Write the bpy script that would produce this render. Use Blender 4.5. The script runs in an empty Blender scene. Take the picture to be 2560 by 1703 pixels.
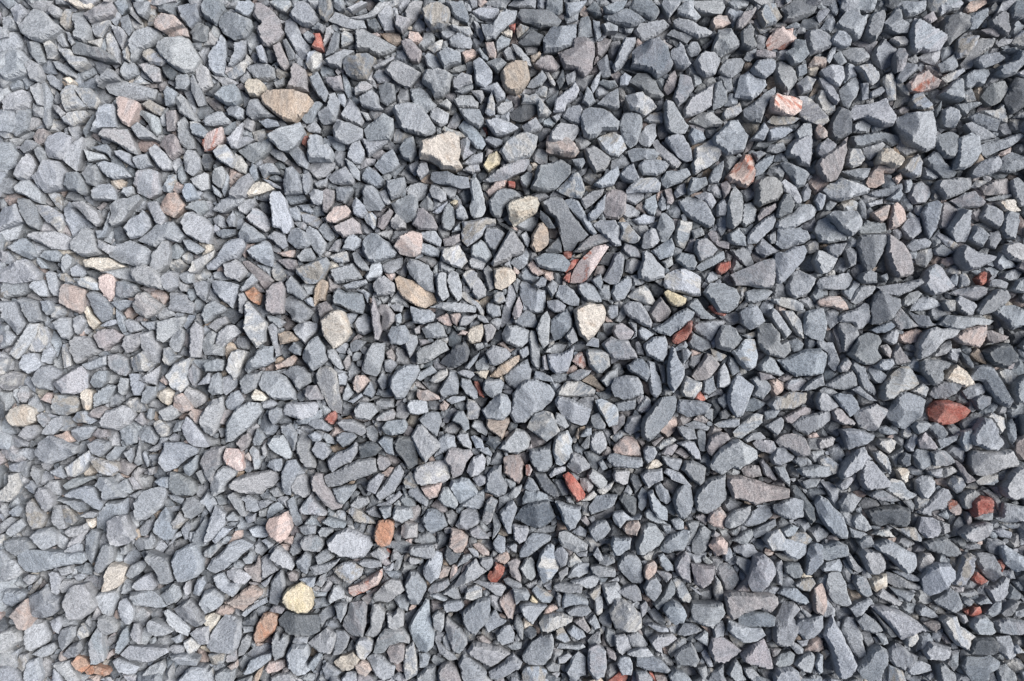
import bpy, math
import numpy as np
from mathutils.geometry import delaunay_2d_cdt
from mathutils import Vector

# ------------------------------------------------------------ camera, sky, sun
sc = bpy.context.scene
col = sc.collection
CAM_H = 0.62                       # metres above the crest of the gravel
LENS, SENSOR = 35.0, 36.0
PIX = CAM_H * SENSOR / LENS / 2560.0   # metres per photograph pixel at z = 0
cd = bpy.data.cameras.new('camera'); cam = bpy.data.objects.new('camera', cd); col.objects.link(cam)
cam.location = (0, 0, CAM_H); cam.rotation_euler = (0, 0, 0)
cd.lens, cd.sensor_width = LENS, SENSOR
cd.clip_start, cd.clip_end = 0.01, 400.0
cd.dof.use_dof = True; cd.dof.focus_distance = CAM_H - 0.002; cd.dof.aperture_fstop = 3.0
sc.camera = cam

SUN_AZ, SUN_EL = math.radians(8), math.radians(50)      # soft light from the right of the picture
w = bpy.data.worlds.new('World'); sc.world = w; w.use_nodes = True
nt = w.node_tree; bg = nt.nodes['Background']
sky = nt.nodes.new('ShaderNodeTexSky'); sky.sky_type = 'NISHITA'; sky.sun_disc = False
sky.sun_elevation = SUN_EL; sky.sun_rotation = math.radians(90) - SUN_AZ
sky.dust_density = 3.0; sky.ozone_density = 1.2; sky.air_density = 1.0
nt.links.new(sky.outputs[0], bg.inputs[0]); bg.inputs[1].default_value = 0.065
sl = bpy.data.lights.new('sun', 'SUN'); sun = bpy.data.objects.new('sun', sl); col.objects.link(sun)
sl.energy = 4.6; sl.angle = math.radians(40); sl.color = (1.0, 0.985, 0.965)
d = Vector((math.cos(SUN_AZ) * math.cos(SUN_EL), math.sin(SUN_AZ) * math.cos(SUN_EL), math.sin(SUN_EL)))
sun.rotation_euler = d.to_track_quat('Z', 'Y').to_euler(); sun.location = (2.0, 0.4, 2.0)
vs = sc.view_settings
vs.view_transform = 'Standard'; vs.look = 'None'; vs.gamma = 1.0; vs.exposure = 0.44; vs.use_curve_mapping = False

rng = np.random.default_rng(11)

# ------------------------------------------------------------ the lie of the gravel: nearly level, rising a little to the sides
RAD, RISE = 3.0, 0.10
def surf(x, y):
    return RISE * (1 - np.exp(-x * x / (2 * RAD * RISE)))
def slope(x, y):
    return x / RAD * math.exp(-x * x / (2 * RAD * RISE)), 0.0

# ------------------------------------------------------------ material
def stone_material(name):
    m = bpy.data.materials.new(name); m.use_nodes = True
    t = m.node_tree; N = t.nodes; L = t.links
    b = N['Principled BSDF']
    def node(kind, **kw):
        n = N.new(kind)
        for k, v in kw.items(): setattr(n, k, v)
        return n
    def attr(nm): return node('ShaderNodeAttribute', attribute_name=nm)
    a1, a2, ag = attr('tint'), attr('tint_two'), attr('grain')
    tc = node('ShaderNodeNewGeometry')
    def noise(src, scale, detail, rough=0.6):
        n = node('ShaderNodeTexNoise'); n.inputs['Scale'].default_value = scale
        n.inputs['Detail'].default_value = detail; n.inputs['Roughness'].default_value = rough
        L.new(src, n.inputs['Vector']); return n.outputs['Fac']
    def ramp(src, lo, hi):
        r = node('ShaderNodeMapRange'); r.inputs[1].default_value = lo; r.inputs[2].default_value = hi
        r.interpolation_type = 'SMOOTHSTEP'; L.new(src, r.inputs[0]); return r.outputs[0]
    def mix(kind, fac, c1, c2):
        n = node('ShaderNodeMix', data_type='RGBA', blend_type=kind)
        if isinstance(fac, float): n.inputs[0].default_value = fac
        else: L.new(fac, n.inputs[0])
        L.new(c1, n.inputs[6])
        if isinstance(c2, tuple): n.inputs[7].default_value = c2
        else: L.new(c2, n.inputs[7])
        return n.outputs[2]
    def mul(a, v):
        n = node('ShaderNodeMath', operation='MULTIPLY'); L.new(a, n.inputs[0])
        if isinstance(v, float): n.inputs[1].default_value = v
        else: L.new(v, n.inputs[1])
        return n.outputs[0]
    def add(a, c):
        n = node('ShaderNodeMath', operation='ADD'); L.new(a, n.inputs[0]); L.new(c, n.inputs[1]); return n.outputs[0]
    patch = ramp(add(noise(ag.outputs['Vector'], 170, 4, 0.62), a1.outputs['Alpha']), 0.43, 0.58)
    base = mix('MIX', patch, a1.outputs['Color'], a2.outputs['Color'])
    streak = noise(ag.outputs['Vector'], 900, 4, 0.7)
    speck = noise(tc.outputs['Position'], 1700, 3, 0.8)
    sp2 = ramp(speck, 0.34, 0.66); st2 = ramp(streak, 0.30, 0.70)
    val = node('ShaderNodeMapRange'); L.new(add(mul(sp2, 0.66), mul(st2, 0.34)), val.inputs[0])
    val.inputs[3].default_value = 0.34; val.inputs[4].default_value = 1.60
    cc = node('ShaderNodeCombineColor')
    for i in range(3): L.new(val.outputs[0], cc.inputs[i])
    base = mix('MULTIPLY', 1.0, base, cc.outputs[0])
    # pale mineral grains and dark mica flecks
    flk = ramp(noise(tc.outputs['Position'], 2600, 1, 0.5), 0.64, 0.70)
    base = mix('MIX', mul(flk, 0.40), base, (0.42, 0.42, 0.41, 1))
    drk = ramp(noise(tc.outputs['Position'], 1900, 2, 0.6), 0.36, 0.30)
    base = mix('MIX', mul(drk, 0.55), base, (0.055, 0.06, 0.07, 1))
    # chipped ridges are paler than the weathered faces
    edge = ramp(tc.outputs['Pointiness'], 0.515, 0.60)
    base = mix('MIX', mul(edge, 0.38), base, mix('MIX', 0.5, a1.outputs['Color'], (0.50, 0.50, 0.49, 1)))
    L.new(base, b.inputs['Base Color'])
    b.inputs['Roughness'].default_value = 0.78
    b.inputs['Specular IOR Level'].default_value = 0.28
    bp = node('ShaderNodeBump'); bp.inputs['Strength'].default_value = 0.75; bp.inputs['Distance'].default_value = 0.00055
    L.new(add(mul(speck, 0.5), mul(streak, 0.9)), bp.inputs['Height'])
    L.new(bp.outputs[0], b.inputs['Normal'])
    return m
MAT = stone_material('crushed_stone')

# ------------------------------------------------------------ stone colours, some light painted into l and g: first and second mineral
TINT = {
 'l': ((.264, .281, .308), (.228, .245, .270)), 'g': ((.214, .231, .256), (.182, .199, .222)),  # l and g: real tone plus painted left-to-right light falloff, their gap widened
 'b': ((.164, .179, .200), (.136, .151, .171)), 'd': ((.088, .097, .110), (.066, .075, .088)),
 'p': ((.240, .226, .236), (.200, .196, .208)), 'r': ((.240, .074, .058), (.300, .132, .108)),
 'k': ((.355, .290, .270), (.290, .262, .258)), 's': ((.410, .345, .330), (.310, .120, .085)),
 't': ((.345, .280, .225), (.305, .262, .224)), 'w': ((.440, .412, .370), (.385, .335, .282)),
 'y': ((.420, .365, .255), (.395, .352, .270)), 'o': ((.350, .190, .128), (.305, .212, .166)),
}
def tints(code):
    a, b = (np.array(c) for c in TINT[code])
    f = float(np.exp(rng.normal(0, .075))); w_ = rng.normal(.008, .019); hue = 1 + rng.normal(0, .006, 3) + np.array((w_, 0, -w_))
    a, b = a * f * hue, b * f * hue
    if code in 'lgb':
        u = rng.random()
        if u < .07: b = np.array((.36, .355, .345))              # quartz veins
        elif u < .11: b = np.array((.245, .230, .210))           # rusty film
        elif u < .18: a = a * (1.04, .985, .965)
    return a, b

# ------------------------------------------------------------ geometry helpers
def area(v):
    x, y = v.T
    return .5 * (np.dot(x, np.roll(y, -1)) - np.dot(y, np.roll(x, -1)))
def inside(P, poly):
    r = np.zeros(len(P), bool)
    for a, b in zip(poly, np.roll(poly, -1, 0)):
        c = (a[1] > P[:, 1]) != (b[1] > P[:, 1])
        with np.errstate(divide='ignore', invalid='ignore'):
            t = (b[0] - a[0]) * (P[:, 1] - a[1]) / (b[1] - a[1]) + a[0]
        r ^= c & (P[:, 0] < t)
    return r
def seg_dist(P, a, b):
    ab = b - a
    t = np.clip(((P - a) @ ab) / max(ab @ ab, 1e-16), 0, 1)
    return np.hypot(*(P - a - t[:, None] * ab).T)
def axes(v):
    c = v - v.mean(0)
    q = np.vstack([c, (c + np.roll(c, -1, 0)) / 2])
    e, V = np.linalg.eigh(q.T @ q)
    u = V[:, 1]; n = V[:, 0]
    return u, np.ptp(c @ u), np.ptp(c @ n)
def waves(P, lo, hi, n):
    z = np.zeros(len(P))
    for _ in range(n):
        a = rng.uniform(0, 6.283); k = 6.283 / rng.uniform(lo, hi)
        z += np.sin(P @ (math.cos(a) * k, math.sin(a) * k) + rng.uniform(0, 6.283))
    return z / math.sqrt(n)

def stone_mesh(poly, flat=1.0, res=None):
    """A broken stone over an outline (metres, about its own centre): chamfered faces of unequal
    steepness meeting one or two tilted top faces, worn edges, rough skin, closed underneath.
    Returns vertices, triangles and the size of its upper half."""
    if area(poly) < 0: poly = poly[::-1]
    u, major, minor = axes(poly)
    r = math.sqrt(abs(area(poly)) / math.pi)
    s = res or min(max(r / 7.0, .0007), .0011)
    # break the long sides, knock the corners off and roughen the outline
    nw = []
    for a, b in zip(poly, np.roll(poly, -1, 0)):
        nw.append(a); L_ = np.hypot(*(b - a))
        if L_ > .55 * r and rng.random() < .75:
            t = rng.uniform(.3, .7); e = (b - a) / L_
            nw.append(a + (b - a) * t + np.array((e[1], -e[0])) * L_ * rng.normal(.01, .045))
    poly = np.array(nw)
    nx = np.roll(poly, -1, 0); pv = np.roll(poly, 1, 0)
    cut = rng.uniform(.02, .07, (len(poly), 1))
    base = np.empty((2 * len(poly), 2)); base[0::2] = poly + (pv - poly) * cut; base[1::2] = poly + (nx - poly) * cut
    rim = []
    for a, b in zip(base, np.roll(base, -1, 0)):
        k = max(1, int(round(np.hypot(*(b - a)) / s)))
        for i in range(k): rim.append(a + (b - a) * i / k)
    rim = np.array(rim)
    c0 = rim.mean(0); out = rim - c0; out /= np.hypot(*out.T)[:, None] + 1e-9
    rim = rim + out * (waves(rim, .35 * r, 1.1 * r, 3) * .015 * r + rng.normal(0, .008 * r, len(rim)))[:, None]
    lo, hi = rim.min(0), rim.max(0)
    gx, gy = np.meshgrid(np.arange(lo[0], hi[0], s * 1.1), np.arange(lo[1], hi[1], s * .95))
    gx[1::2] += s * .55
    G = np.c_[gx.ravel(), gy.ravel()] + rng.uniform(-.22, .22, (gx.size, 2)) * s
    G = G[inside(G, rim)]
    if len(G):
        dm = np.min([seg_dist(G, a, b) for a, b in zip(base, np.roll(base, -1, 0))], 0)
        G = G[dm > .55 * s]
    nb = len(rim)
    P = np.vstack([rim, G])
    res_ = delaunay_2d_cdt([Vector(p) for p in P], [(i, (i + 1) % nb) for i in range(nb)], [], 1, 1e-7)
    P = np.array([(v.x, v.y) for v in res_[0]]); T = [tuple(f) for f in res_[2] if len(f) == 3]
    if len(T) < 4 or len(P) != nb + len(G): return None
    # heights
    h = min(minor, .9 * major) * rng.uniform(.26, .42) * flat
    Z = []
    m = len(poly)
    gentle = set(rng.choice(m, rng.integers(1, 3), replace=False)) if rng.random() < .5 else set()
    for i in range(m):
        k = rng.uniform(.4, 1.0) if i in gentle else rng.uniform(3.0, 9.0)
        Z.append(seg_dist(P, poly[i], poly[(i + 1) % m]) * k + rng.uniform(-.03, .05) * h)
    g = rng.normal(0, .14, 2)
    Z.append(h * .92 + P @ g)
    for _ in range(rng.choice([0, 1, 2], p=[.4, .42, .18])):
        a = rng.uniform(0, 6.283); k = rng.uniform(.18, .55)
        Z.append(h * rng.uniform(.62, 1.0) + (P @ (math.cos(a), math.sin(a))) * k)
    Z = np.array(Z); kk = .00004 + .0025 * r
    z = -kk * np.log(np.exp(-(Z - Z.min(0)) / kk).sum(0)) + Z.min(0)
    zr = z[:nb].copy()
    fade = np.clip(z / h, 0, 1)
    z = z + fade * (waves(P, .5 * r, 1.2 * r, 4) * .028 * h + waves(P, .0022, .005, 4) * .00011)
    z = z + rng.normal(0, .00004, len(P))
    z[:nb] = zr
    V = np.c_[P, z]
    # underside
    low = rim * .90 + c0 * .10; dn = h * rng.uniform(1.8, 2.6) + .004
    V = np.vstack([V, np.c_[rim, zr - .00002], np.c_[low, np.full(nb, -dn)], [[c0[0], c0[1], -dn * 1.15]]])
    n0 = len(P); F = list(T)
    for i in range(nb):
        j = (i + 1) % nb
        F += [(n0 + i, n0 + nb + i, n0 + j), (n0 + j, n0 + nb + i, n0 + nb + j), (n0 + nb + j, n0 + nb + i, n0 + 2 * nb)]
    return V, np.array(F), h

def dress(V, code):
    """per-vertex colours and a stretched coordinate that the streaks follow"""
    a, b = tints(code)
    n = len(V)
    ang = rng.uniform(0, 3.1416); st = rng.choice([.18, .3, .6, 1.0], p=[.3, .35, .25, .1])
    ca, sa = math.cos(ang), math.sin(ang); tl = rng.uniform(-.5, .5)
    gx = (V[:, 0] * ca + V[:, 1] * sa) * st; gy = -V[:, 0] * sa + V[:, 1] * ca; gz = V[:, 2] + tl * gx
    off = rng.uniform(0, 40, 3)
    bias = {'s': -.075, 'w': -.06, 'k': -.03, 'l': -.02}.get(code, 0.0) + rng.normal(0, .012)
    return np.tile(np.r_[a, bias], (n, 1)), np.tile(np.r_[b, 1], (n, 1)), np.c_[gx, gy, gz] + off

def build(name, V, F, A, B, G):
    me = bpy.data.meshes.new(name)
    me.vertices.add(len(V)); me.loops.add(F.size); me.polygons.add(len(F))
    me.vertices.foreach_set('co', np.ascontiguousarray(V, np.float32).ravel())
    me.loops.foreach_set('vertex_index', np.ascontiguousarray(F, np.int32).ravel())
    me.polygons.foreach_set('loop_start', np.arange(0, F.size, 3, dtype=np.int32))
    me.polygons.foreach_set('use_smooth', np.zeros(len(F), bool))
    for nm, arr in (('tint', A), ('tint_two', B)):
        at = me.attributes.new(nm, 'FLOAT_COLOR', 'POINT'); at.data.foreach_set('color', np.ascontiguousarray(arr, np.float32).ravel())
    at = me.attributes.new('grain', 'FLOAT_VECTOR', 'POINT'); at.data.foreach_set('vector', np.ascontiguousarray(G, np.float32).ravel())
    me.update(calc_edges=True)
    me.materials.append(MAT)
    o = bpy.data.objects.new(name, me); col.objects.link(o)
    return o

def place(px, dz):
    """outline in photograph pixels -> outline in metres about its centre, and that centre on the gravel"""
    P = np.c_[px[:, 0] - 1280.0, 851.5 - px[:, 1]] * PIX
    c = P.mean(0); k = 1.0
    for _ in range(3):
        z = float(surf(*(c * k))) + dz
        k = (CAM_H - z) / CAM_H
    P = P * k; c = P.mean(0)
    return P - c, np.array((c[0], c[1], z))
def lean(V, c):
    gx, gy = slope(c[0], c[1]); V = V.copy(); V[:, 2] += V[:, 0] * gx + V[:, 1] * gy
    return V

# ------------------------------------------------------------ outlines of the stones one can tell apart: colour code, then x y in units of two photograph pixels
OUTLINES = """
l 4 22 15 20 22 27 20 37 4 41
l 0 52 17 39 26 43 30 54 28 62 0 71
l 0 73 13 63 26 62 36 74 29 80 33 91 22 98 9 102 0 94
l 13 13 20 4 26 5 35 18 27 25 24 33 17 26
g 33 52 48 51 55 69 57 78 48 82 36 65
l 24 33 43 11 54 13 65 25 77 36 65 46 51 53 39 50 27 42
g 35 5 49 0 67 0 61 11 57 15 41 11
g 54 54 61 50 67 54 74 67 67 74 59 74
l 59 13 65 5 74 9 77 20 67 22
l 69 43 78 40 85 58 79 60 72 52
g 75 24 82 11 89 11 90 18 87 33 82 38 76 33
l 82 39 87 40 94 54 89 58 85 50
l 72 60 87 61 91 69 107 72 110 79 95 88 85 78
l 90 16 103 11 108 24 113 35 110 51 105 54 91 48 94 33
w 78 0 96 11 114 12 116 5 113 0
b 89 58 98 52 114 58 141 69 149 78 130 77 109 70 91 67
g 109 52 128 47 125 60 112 54
g 115 30 128 26 138 24 139 30 128 48 120 47 116 41
p 104 18 113 12 127 4 133 0 139 1 144 9 141 18 126 25 113 30
l 132 46 138 38 148 52 151 65 152 82 145 87 137 79 141 72 133 63
l 138 30 152 34 160 45 153 63 148 54
g 150 22 160 17 166 39 161 46 152 34
g 152 65 161 54 164 65 163 79 154 74
l 161 9 165 8 173 20 174 29 163 18
g 165 2 187 1 185 14 179 22 172 18
g 161 52 170 39 187 33 202 39 203 46 194 57 178 65 172 76 165 79 163 65
l 187 0 196 0 195 20 191 32 183 32 187 22
g 178 65 187 60 196 65 209 77 202 83 187 80 178 72
k 192 26 202 16 217 18 229 30 213 35 202 39 194 35
b 196 0 226 0 219 9 221 20 207 16 198 15
k 207 41 217 35 234 34 237 46 223 45 211 47
l 196 54 209 47 226 45 236 48 244 63 250 73 241 89 232 92 217 86 202 72 196 63
b 220 8 245 0 249 22 237 35 228 26
b 238 39 246 27 261 33 259 52 241 52
b 256 0 278 0 283 13 276 22 271 33 263 27 256 24 251 11
l 260 72 269 57 277 41 282 49 284 67 282 87 280 96 269 95 261 87
g 273 29 284 14 304 20 315 25 317 33 305 49 293 51 280 43
l 284 84 293 65 292 54 299 52 308 50 306 67 299 76 289 84
g 282 92 293 83 306 74 308 65 317 76 308 85 306 91 293 99 286 98
l 293 15 299 2 313 0 318 5 315 15 308 20 297 16
l 319 59 327 55 332 71 332 78 325 77
p 316 20 319 4 325 3 343 15 350 24 350 33 355 40 347 52 335 59 328 57 321 38 327 30
l 334 3 343 0 363 0 365 7 357 15 345 11
p 340 57 350 52 359 74 361 85 356 89 347 80
b 352 50 358 48 369 67 368 74 361 76
l 356 26 363 22 371 29 378 47 389 60 386 76 378 75 369 65 360 49 356 39
l 361 20 369 4 378 1 386 5 395 15 400 24 393 33 381 34 369 27
l 378 43 385 38 392 43 394 51 389 55 380 49
l 384 65 393 62 402 67 403 79 395 87 389 90 382 80
r 391 41 400 41 404 63 397 63 389 59 394 50
g 389 36 397 27 408 32 402 40
g 398 0 414 0 415 13 406 25 400 22
l 404 50 408 34 414 30 414 48 404 60
g 408 65 417 39 425 41 423 60 417 67 406 71
g 405 76 419 67 430 61 443 62 428 76 426 85 410 82
g 416 0 430 0 430 11 423 14 417 9
g 426 41 432 38 441 43 443 52 430 59 426 60
l 409 25 419 15 437 22 456 26 459 35 443 37 421 30
l 431 11 452 0 460 2 439 15
b 427 76 435 70 460 66 471 73 463 87 458 98 447 100 437 96 430 87
l 435 22 458 18 473 3 489 0 479 13 460 22 443 23
d 456 24 471 22 478 36 469 41 460 36
g 443 38 454 36 473 46 497 59 490 65 473 71 460 65 445 65
l 465 83 479 76 493 69 494 73 480 82 467 86
l 471 22 480 9 489 5 492 20 493 38 481 39 475 30
l 494 17 512 22 513 26 512 29 502 40 493 33
p 500 51 513 48 528 65 523 78 513 76
l 512 2 529 1 527 13 521 26 512 33 505 16
k_ 512 39 523 40 529 48 523 53 512 54 509 46
l 529 70 534 65 547 72 554 87 540 87
l 533 60 545 52 554 49 552 59 542 67
g 526 11 536 4 550 3 562 11 564 18 560 30 553 35 538 36 530 26
g_ 550 39 572 37 569 46 558 50 551 46
g 545 67 558 59 575 65 577 78 562 82 555 87
b 553 3 579 0 587 22 585 29 571 24 562 11
g 560 49 573 39 584 41 591 52 589 61 575 61 562 57
g 560 29 588 33 592 43 586 46 566 37
k 576 65 591 61 599 67 595 72 581 79
g 584 0 597 0 597 9 590 11
l 589 24 597 27 606 48 602 53 595 41
g 596 62 600 59 611 72 610 76 603 73
l 587 15 599 9 624 10 625 16 619 26 608 27 596 23
k 606 53 617 52 621 67 619 75 611 72
g 607 78 626 72 634 78 623 92 616 85
l 603 4 612 0 640 0 632 11 621 10
g 601 30 615 30 632 11 647 13 645 24 625 41 619 49 607 51
g 619 52 627 43 639 49 636 57 621 65
w 626 41 635 35 641 38 640 47 632 46
l 627 65 637 58 645 70 645 76 634 76
r 636 32 645 29 644 38 638 37
g 645 36 649 29 662 34 658 39 647 48
g 634 7 642 0 671 0 670 11 648 10
l 639 54 651 60 663 74 665 83 658 80 645 67
d 647 53 666 36 681 45 675 57 653 57
t 663 70 675 64 677 67 667 78 664 77
b 646 20 650 11 670 12 691 15 703 26 697 34 675 35 653 28
p 666 80 675 71 690 69 701 83 695 89 682 87
b 682 0 704 0 704 15 697 20 682 13
g 679 48 688 35 708 32 721 30 721 46 714 59 697 65 679 67
g 704 20 724 16 723 25 708 30
g 706 4 735 0 725 13 712 22 707 16
p 697 67 714 60 716 47 734 48 743 54 744 70 741 87 731 96 721 87 706 86
g 723 33 726 22 736 20 740 33 743 46 733 48 722 47
b 733 11 743 0 751 11 753 20 745 20
g 741 24 750 26 752 46 745 52
p 744 54 756 47 765 50 760 63 750 75 745 67
g 746 78 759 67 762 82 764 96 753 98
g 751 30 760 27 773 33 773 39 758 40
b 753 9 768 2 785 0 779 11 768 17 766 17 756 15
l 768 78 781 46 795 46 795 52 788 67 779 83 768 91 765 84
b 753 20 783 10 801 20 807 26 796 33 788 35 769 30 760 26
b 786 11 790 0 814 0 825 16 820 25 814 27 803 20
l 791 39 798 29 816 26 828 25 839 32 833 37 816 48 803 53 798 48
b 788 83 790 65 798 57 811 50 825 46 825 50 835 59 838 71 842 80 838 89 822 99 814 91 805 87
l_ 826 50 831 49 843 57 838 62 829 57
l 827 4 829 0 851 0 851 5 837 22 831 13
l 838 63 846 59 850 52 855 57 857 65 864 80 855 87 846 84 840 74
g 833 43 842 36 855 41 868 46 859 55 848 49
l 846 11 855 2 868 0 868 11 877 22 870 26 855 22 847 17
l 841 26 848 22 866 26 883 35 892 41 885 46 873 48 857 41 844 33
g 857 61 864 52 872 52 877 63 872 70 864 72
g 867 78 872 70 881 63 894 65 901 76 894 94 881 97 872 91
d 877 59 891 48 892 54 881 63
l 868 9 868 0 901 0 907 9 903 17 890 17 875 15
k 889 24 898 18 909 20 914 30 903 35 892 37 888 30
g 889 63 898 37 914 35 922 48 926 57 918 63 901 72
g 897 89 907 74 927 72 931 78 927 89 914 98 903 94
g 909 2 915 0 938 0 935 9 922 13 916 13
p 921 26 929 15 944 8 946 11 940 22 927 37 921 35
g 929 74 933 65 940 63 944 72 938 78
b 926 39 938 28 943 37 942 46 946 59 938 62 927 57
g 940 26 946 22 953 36 966 35 962 39 951 43
p 945 63 955 61 970 65 970 72 959 74 946 70
g 946 15 955 5 970 4 972 13 978 22 970 30 955 35
s 957 54 966 39 978 32 983 37 992 35 991 43 996 48 992 54 979 63 970 61 962 63
b 975 11 992 0 1020 0 1018 17 1009 22 992 28 979 28 981 17
b 981 65 992 59 994 48 1007 50 1012 67 1003 78 992 80
g 994 43 999 33 1007 35 1007 43
g 1007 39 1024 36 1037 46 1040 54 1037 61 1024 67 1012 70 1007 54
k 1009 85 1018 70 1034 72 1031 87 1025 83
g 1024 13 1035 10 1038 13 1028 26 1024 30 1020 21
g 1024 37 1033 24 1041 20 1045 30 1037 43 1031 39
g 1033 76 1041 59 1046 58 1044 67 1037 80
g 1033 2 1044 0 1049 13 1046 20 1039 15
g 1041 70 1050 63 1059 78 1050 83
l 1039 50 1048 37 1057 40 1065 50 1063 58 1052 58 1044 54
g 1046 0 1061 0 1052 11
l 1046 29 1061 11 1074 10 1076 20 1085 18 1083 26 1078 43 1074 50 1063 41 1050 35
l 1052 63 1065 59 1078 60 1081 63 1087 72 1085 76 1070 82 1063 78
l 1062 2 1067 0 1096 0 1091 15 1083 17 1074 9 1063 7
g 1083 33 1089 17 1104 11 1107 17 1102 39 1094 52 1085 48 1081 41
l 1089 70 1094 59 1104 46 1109 52 1120 65 1120 76 1111 85 1102 89 1091 78
g 1104 28 1111 22 1120 9 1126 13 1128 24 1137 30 1136 41 1124 42 1109 35
l 1113 48 1120 45 1131 45 1137 52 1135 57 1124 58
g 1120 67 1124 59 1131 60 1135 70 1128 89 1122 91
l 1113 1 1122 0 1157 0 1157 13 1146 20 1133 22 1126 11
l 1134 74 1144 67 1148 78 1141 80
l 1143 22 1149 24 1163 33 1183 43 1185 48 1176 63 1161 66 1152 63 1146 67 1139 63 1137 39
l 1146 72 1159 65 1176 63 1174 74 1168 83 1152 76
p 1154 22 1168 13 1172 24 1163 30
g 1172 80 1183 74 1196 65 1198 83 1189 91 1176 91
l 1172 7 1174 0 1200 0 1205 4 1198 13 1183 15 1176 20
b 1181 33 1183 20 1198 15 1211 20 1211 37 1202 43 1187 57 1181 43
g 1196 74 1198 48 1211 43 1224 46 1220 57 1207 72
k 1207 9 1215 0 1233 0 1233 5 1220 14 1209 16
l 1202 80 1224 48 1244 48 1241 57 1224 70 1215 85 1205 87
g 1211 22 1235 9 1235 20 1222 36 1213 37
g 1220 76 1224 69 1246 65 1256 74 1250 78 1231 85
p 1226 37 1237 33 1252 41 1248 47 1233 42
b 1235 26 1252 13 1261 17 1263 37 1259 46 1248 39 1237 33
d 1241 0 1263 0 1261 9 1250 10
l 1244 54 1255 48 1268 48 1263 55 1248 59
g 1245 91 1248 83 1265 76 1268 67 1252 63 1265 59 1280 67 1280 80 1268 94 1259 97 1248 96
b 1263 11 1270 0 1285 0 1285 20 1274 26 1265 22
l 1265 54 1274 39 1285 35 1290 61 1276 63
l 0 100 9 107 14 116 7 127 0 130
l 0 146 15 144 13 163 11 172 5 173 0 170
b 0 225 11 221 22 226 17 242 0 243
l 0 177 13 177 20 188 24 192 22 207 11 213 0 212
g 11 104 24 98 29 102 28 111 15 115
l 5 128 15 116 28 111 34 114 41 123 37 135 24 141 7 144
g 13 163 24 139 40 135 40 141 35 163 20 172
l 17 219 26 201 36 191 41 198 45 207 41 218 22 225
g 24 186 33 174 41 175 47 179 43 186 30 192
l 18 236 26 225 35 223 48 234 52 241 51 255 41 251 22 242
l 29 79 38 74 48 79 54 96 48 103 38 101 34 89
l_ 35 147 49 145 53 154 41 163 33 164
l 37 109 48 102 52 120 52 132 46 132
g 42 188 50 182 57 190 57 199 54 210 50 205
p 41 171 48 161 54 160 63 170 61 181 48 183
l 37 223 52 212 57 199 73 201 82 214 78 236 57 242 50 236 43 225
l 50 101 57 101 67 122 65 133 65 158 59 162 53 152 54 130
l 57 94 63 91 74 100 79 107 76 114 63 107
l 59 242 74 241 78 253 76 264 67 253
l 57 190 60 170 76 164 89 170 87 186 76 200 61 198
l 65 130 73 132 83 142 76 147 70 141
l 65 77 72 76 89 85 97 95 96 99 83 95 70 86
w 78 98 87 96 92 102 85 107
l 77 115 90 103 96 107 94 117 107 133 98 138 83 141 77 128
l 87 181 103 170 102 188 94 214 78 201
l 76 148 87 140 107 138 111 145 100 154 91 159 80 154
g 80 231 83 216 96 214 104 225 107 240 102 244 94 238 85 238
g 94 113 104 110 115 111 126 127 120 137 109 136
b 103 165 117 141 120 147 112 165 107 172
g 102 218 111 206 120 205 127 225 120 234 109 231
l 104 186 130 193 133 199 110 203
l 124 134 133 129 144 132 145 159 128 159 113 165 120 150
l 114 238 122 231 137 229 144 238 147 251 117 251
g 113 184 133 179 139 188 139 199 133 192
g 120 100 135 85 142 87 150 100 130 103 122 109
l 120 204 130 201 154 209 165 221 161 222 141 225 128 216
w 137 226 152 223 159 227 154 236 145 237
l 122 169 128 160 159 161 165 173 173 194 162 191 140 177
l 142 188 152 187 163 192 165 201 170 211 157 204 144 194
k 146 123 151 120 163 123 173 127 173 133 165 150 161 159 152 154 147 144
l 151 242 154 234 165 232 166 242 159 247
l 129 103 150 102 179 107 197 112 194 125 172 126 147 121 136 117
l 165 197 174 193 183 192 190 207 176 212 170 210
l 163 159 172 152 189 165 194 174 174 174
l 167 227 172 213 187 210 198 214 198 223 202 236 198 244 187 249 172 242
l 170 141 176 137 198 146 202 163 196 171 185 154
l 172 82 185 78 200 85 202 102 192 103 183 94
g 176 130 187 124 207 135 200 145 187 139
l 185 187 194 180 200 186 207 192 214 203 213 212 204 214 194 203
d 202 85 210 79 222 90 217 101 207 96
g 204 114 209 107 222 115 217 130 207 133
l 202 236 211 219 221 218 221 225 213 242 204 240
p 207 139 220 137 222 163 209 165
p 200 181 207 170 215 167 222 170 226 184 231 192 222 197 215 201 207 190
g 222 210 228 206 233 223 228 231 222 223
g 221 94 234 92 238 104 231 112 219 111
g 222 173 223 152 231 144 237 158 241 170 244 186 235 188 224 179
g 217 125 226 117 231 122 245 147 252 152 244 154 224 141
l 227 240 231 229 239 229 246 247 233 253
l_ 229 113 244 112 245 135 235 128
l 229 197 233 187 244 188 250 197 250 212 241 221 231 214
g 237 98 241 92 250 109 256 130 247 133 239 113
b 237 152 250 154 261 165 257 174 241 169
l 237 224 256 215 261 218 261 236 252 239 241 231
l 244 87 250 78 261 87 266 109 252 116 246 103
d 256 192 265 192 269 201 263 214 256 214 251 202
s 256 170 259 166 278 158 280 172 278 178 265 188 256 190 252 179
l 256 146 271 139 278 139 288 150 286 155 267 158 256 157 254 151
l 265 231 271 236 278 244 276 248 267 242
l 265 218 269 209 278 207 282 216 281 227 276 236 266 229
l 265 189 273 181 282 180 289 190 293 201 289 210 280 205 271 199
l 277 238 284 216 286 221 284 238 280 247
l 265 262 278 249 295 244 306 244 304 253 291 260 278 267 267 264
g 267 122 276 109 293 104 302 124 295 132 282 132
l 282 173 295 160 304 152 302 163 296 186 289 186
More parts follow.
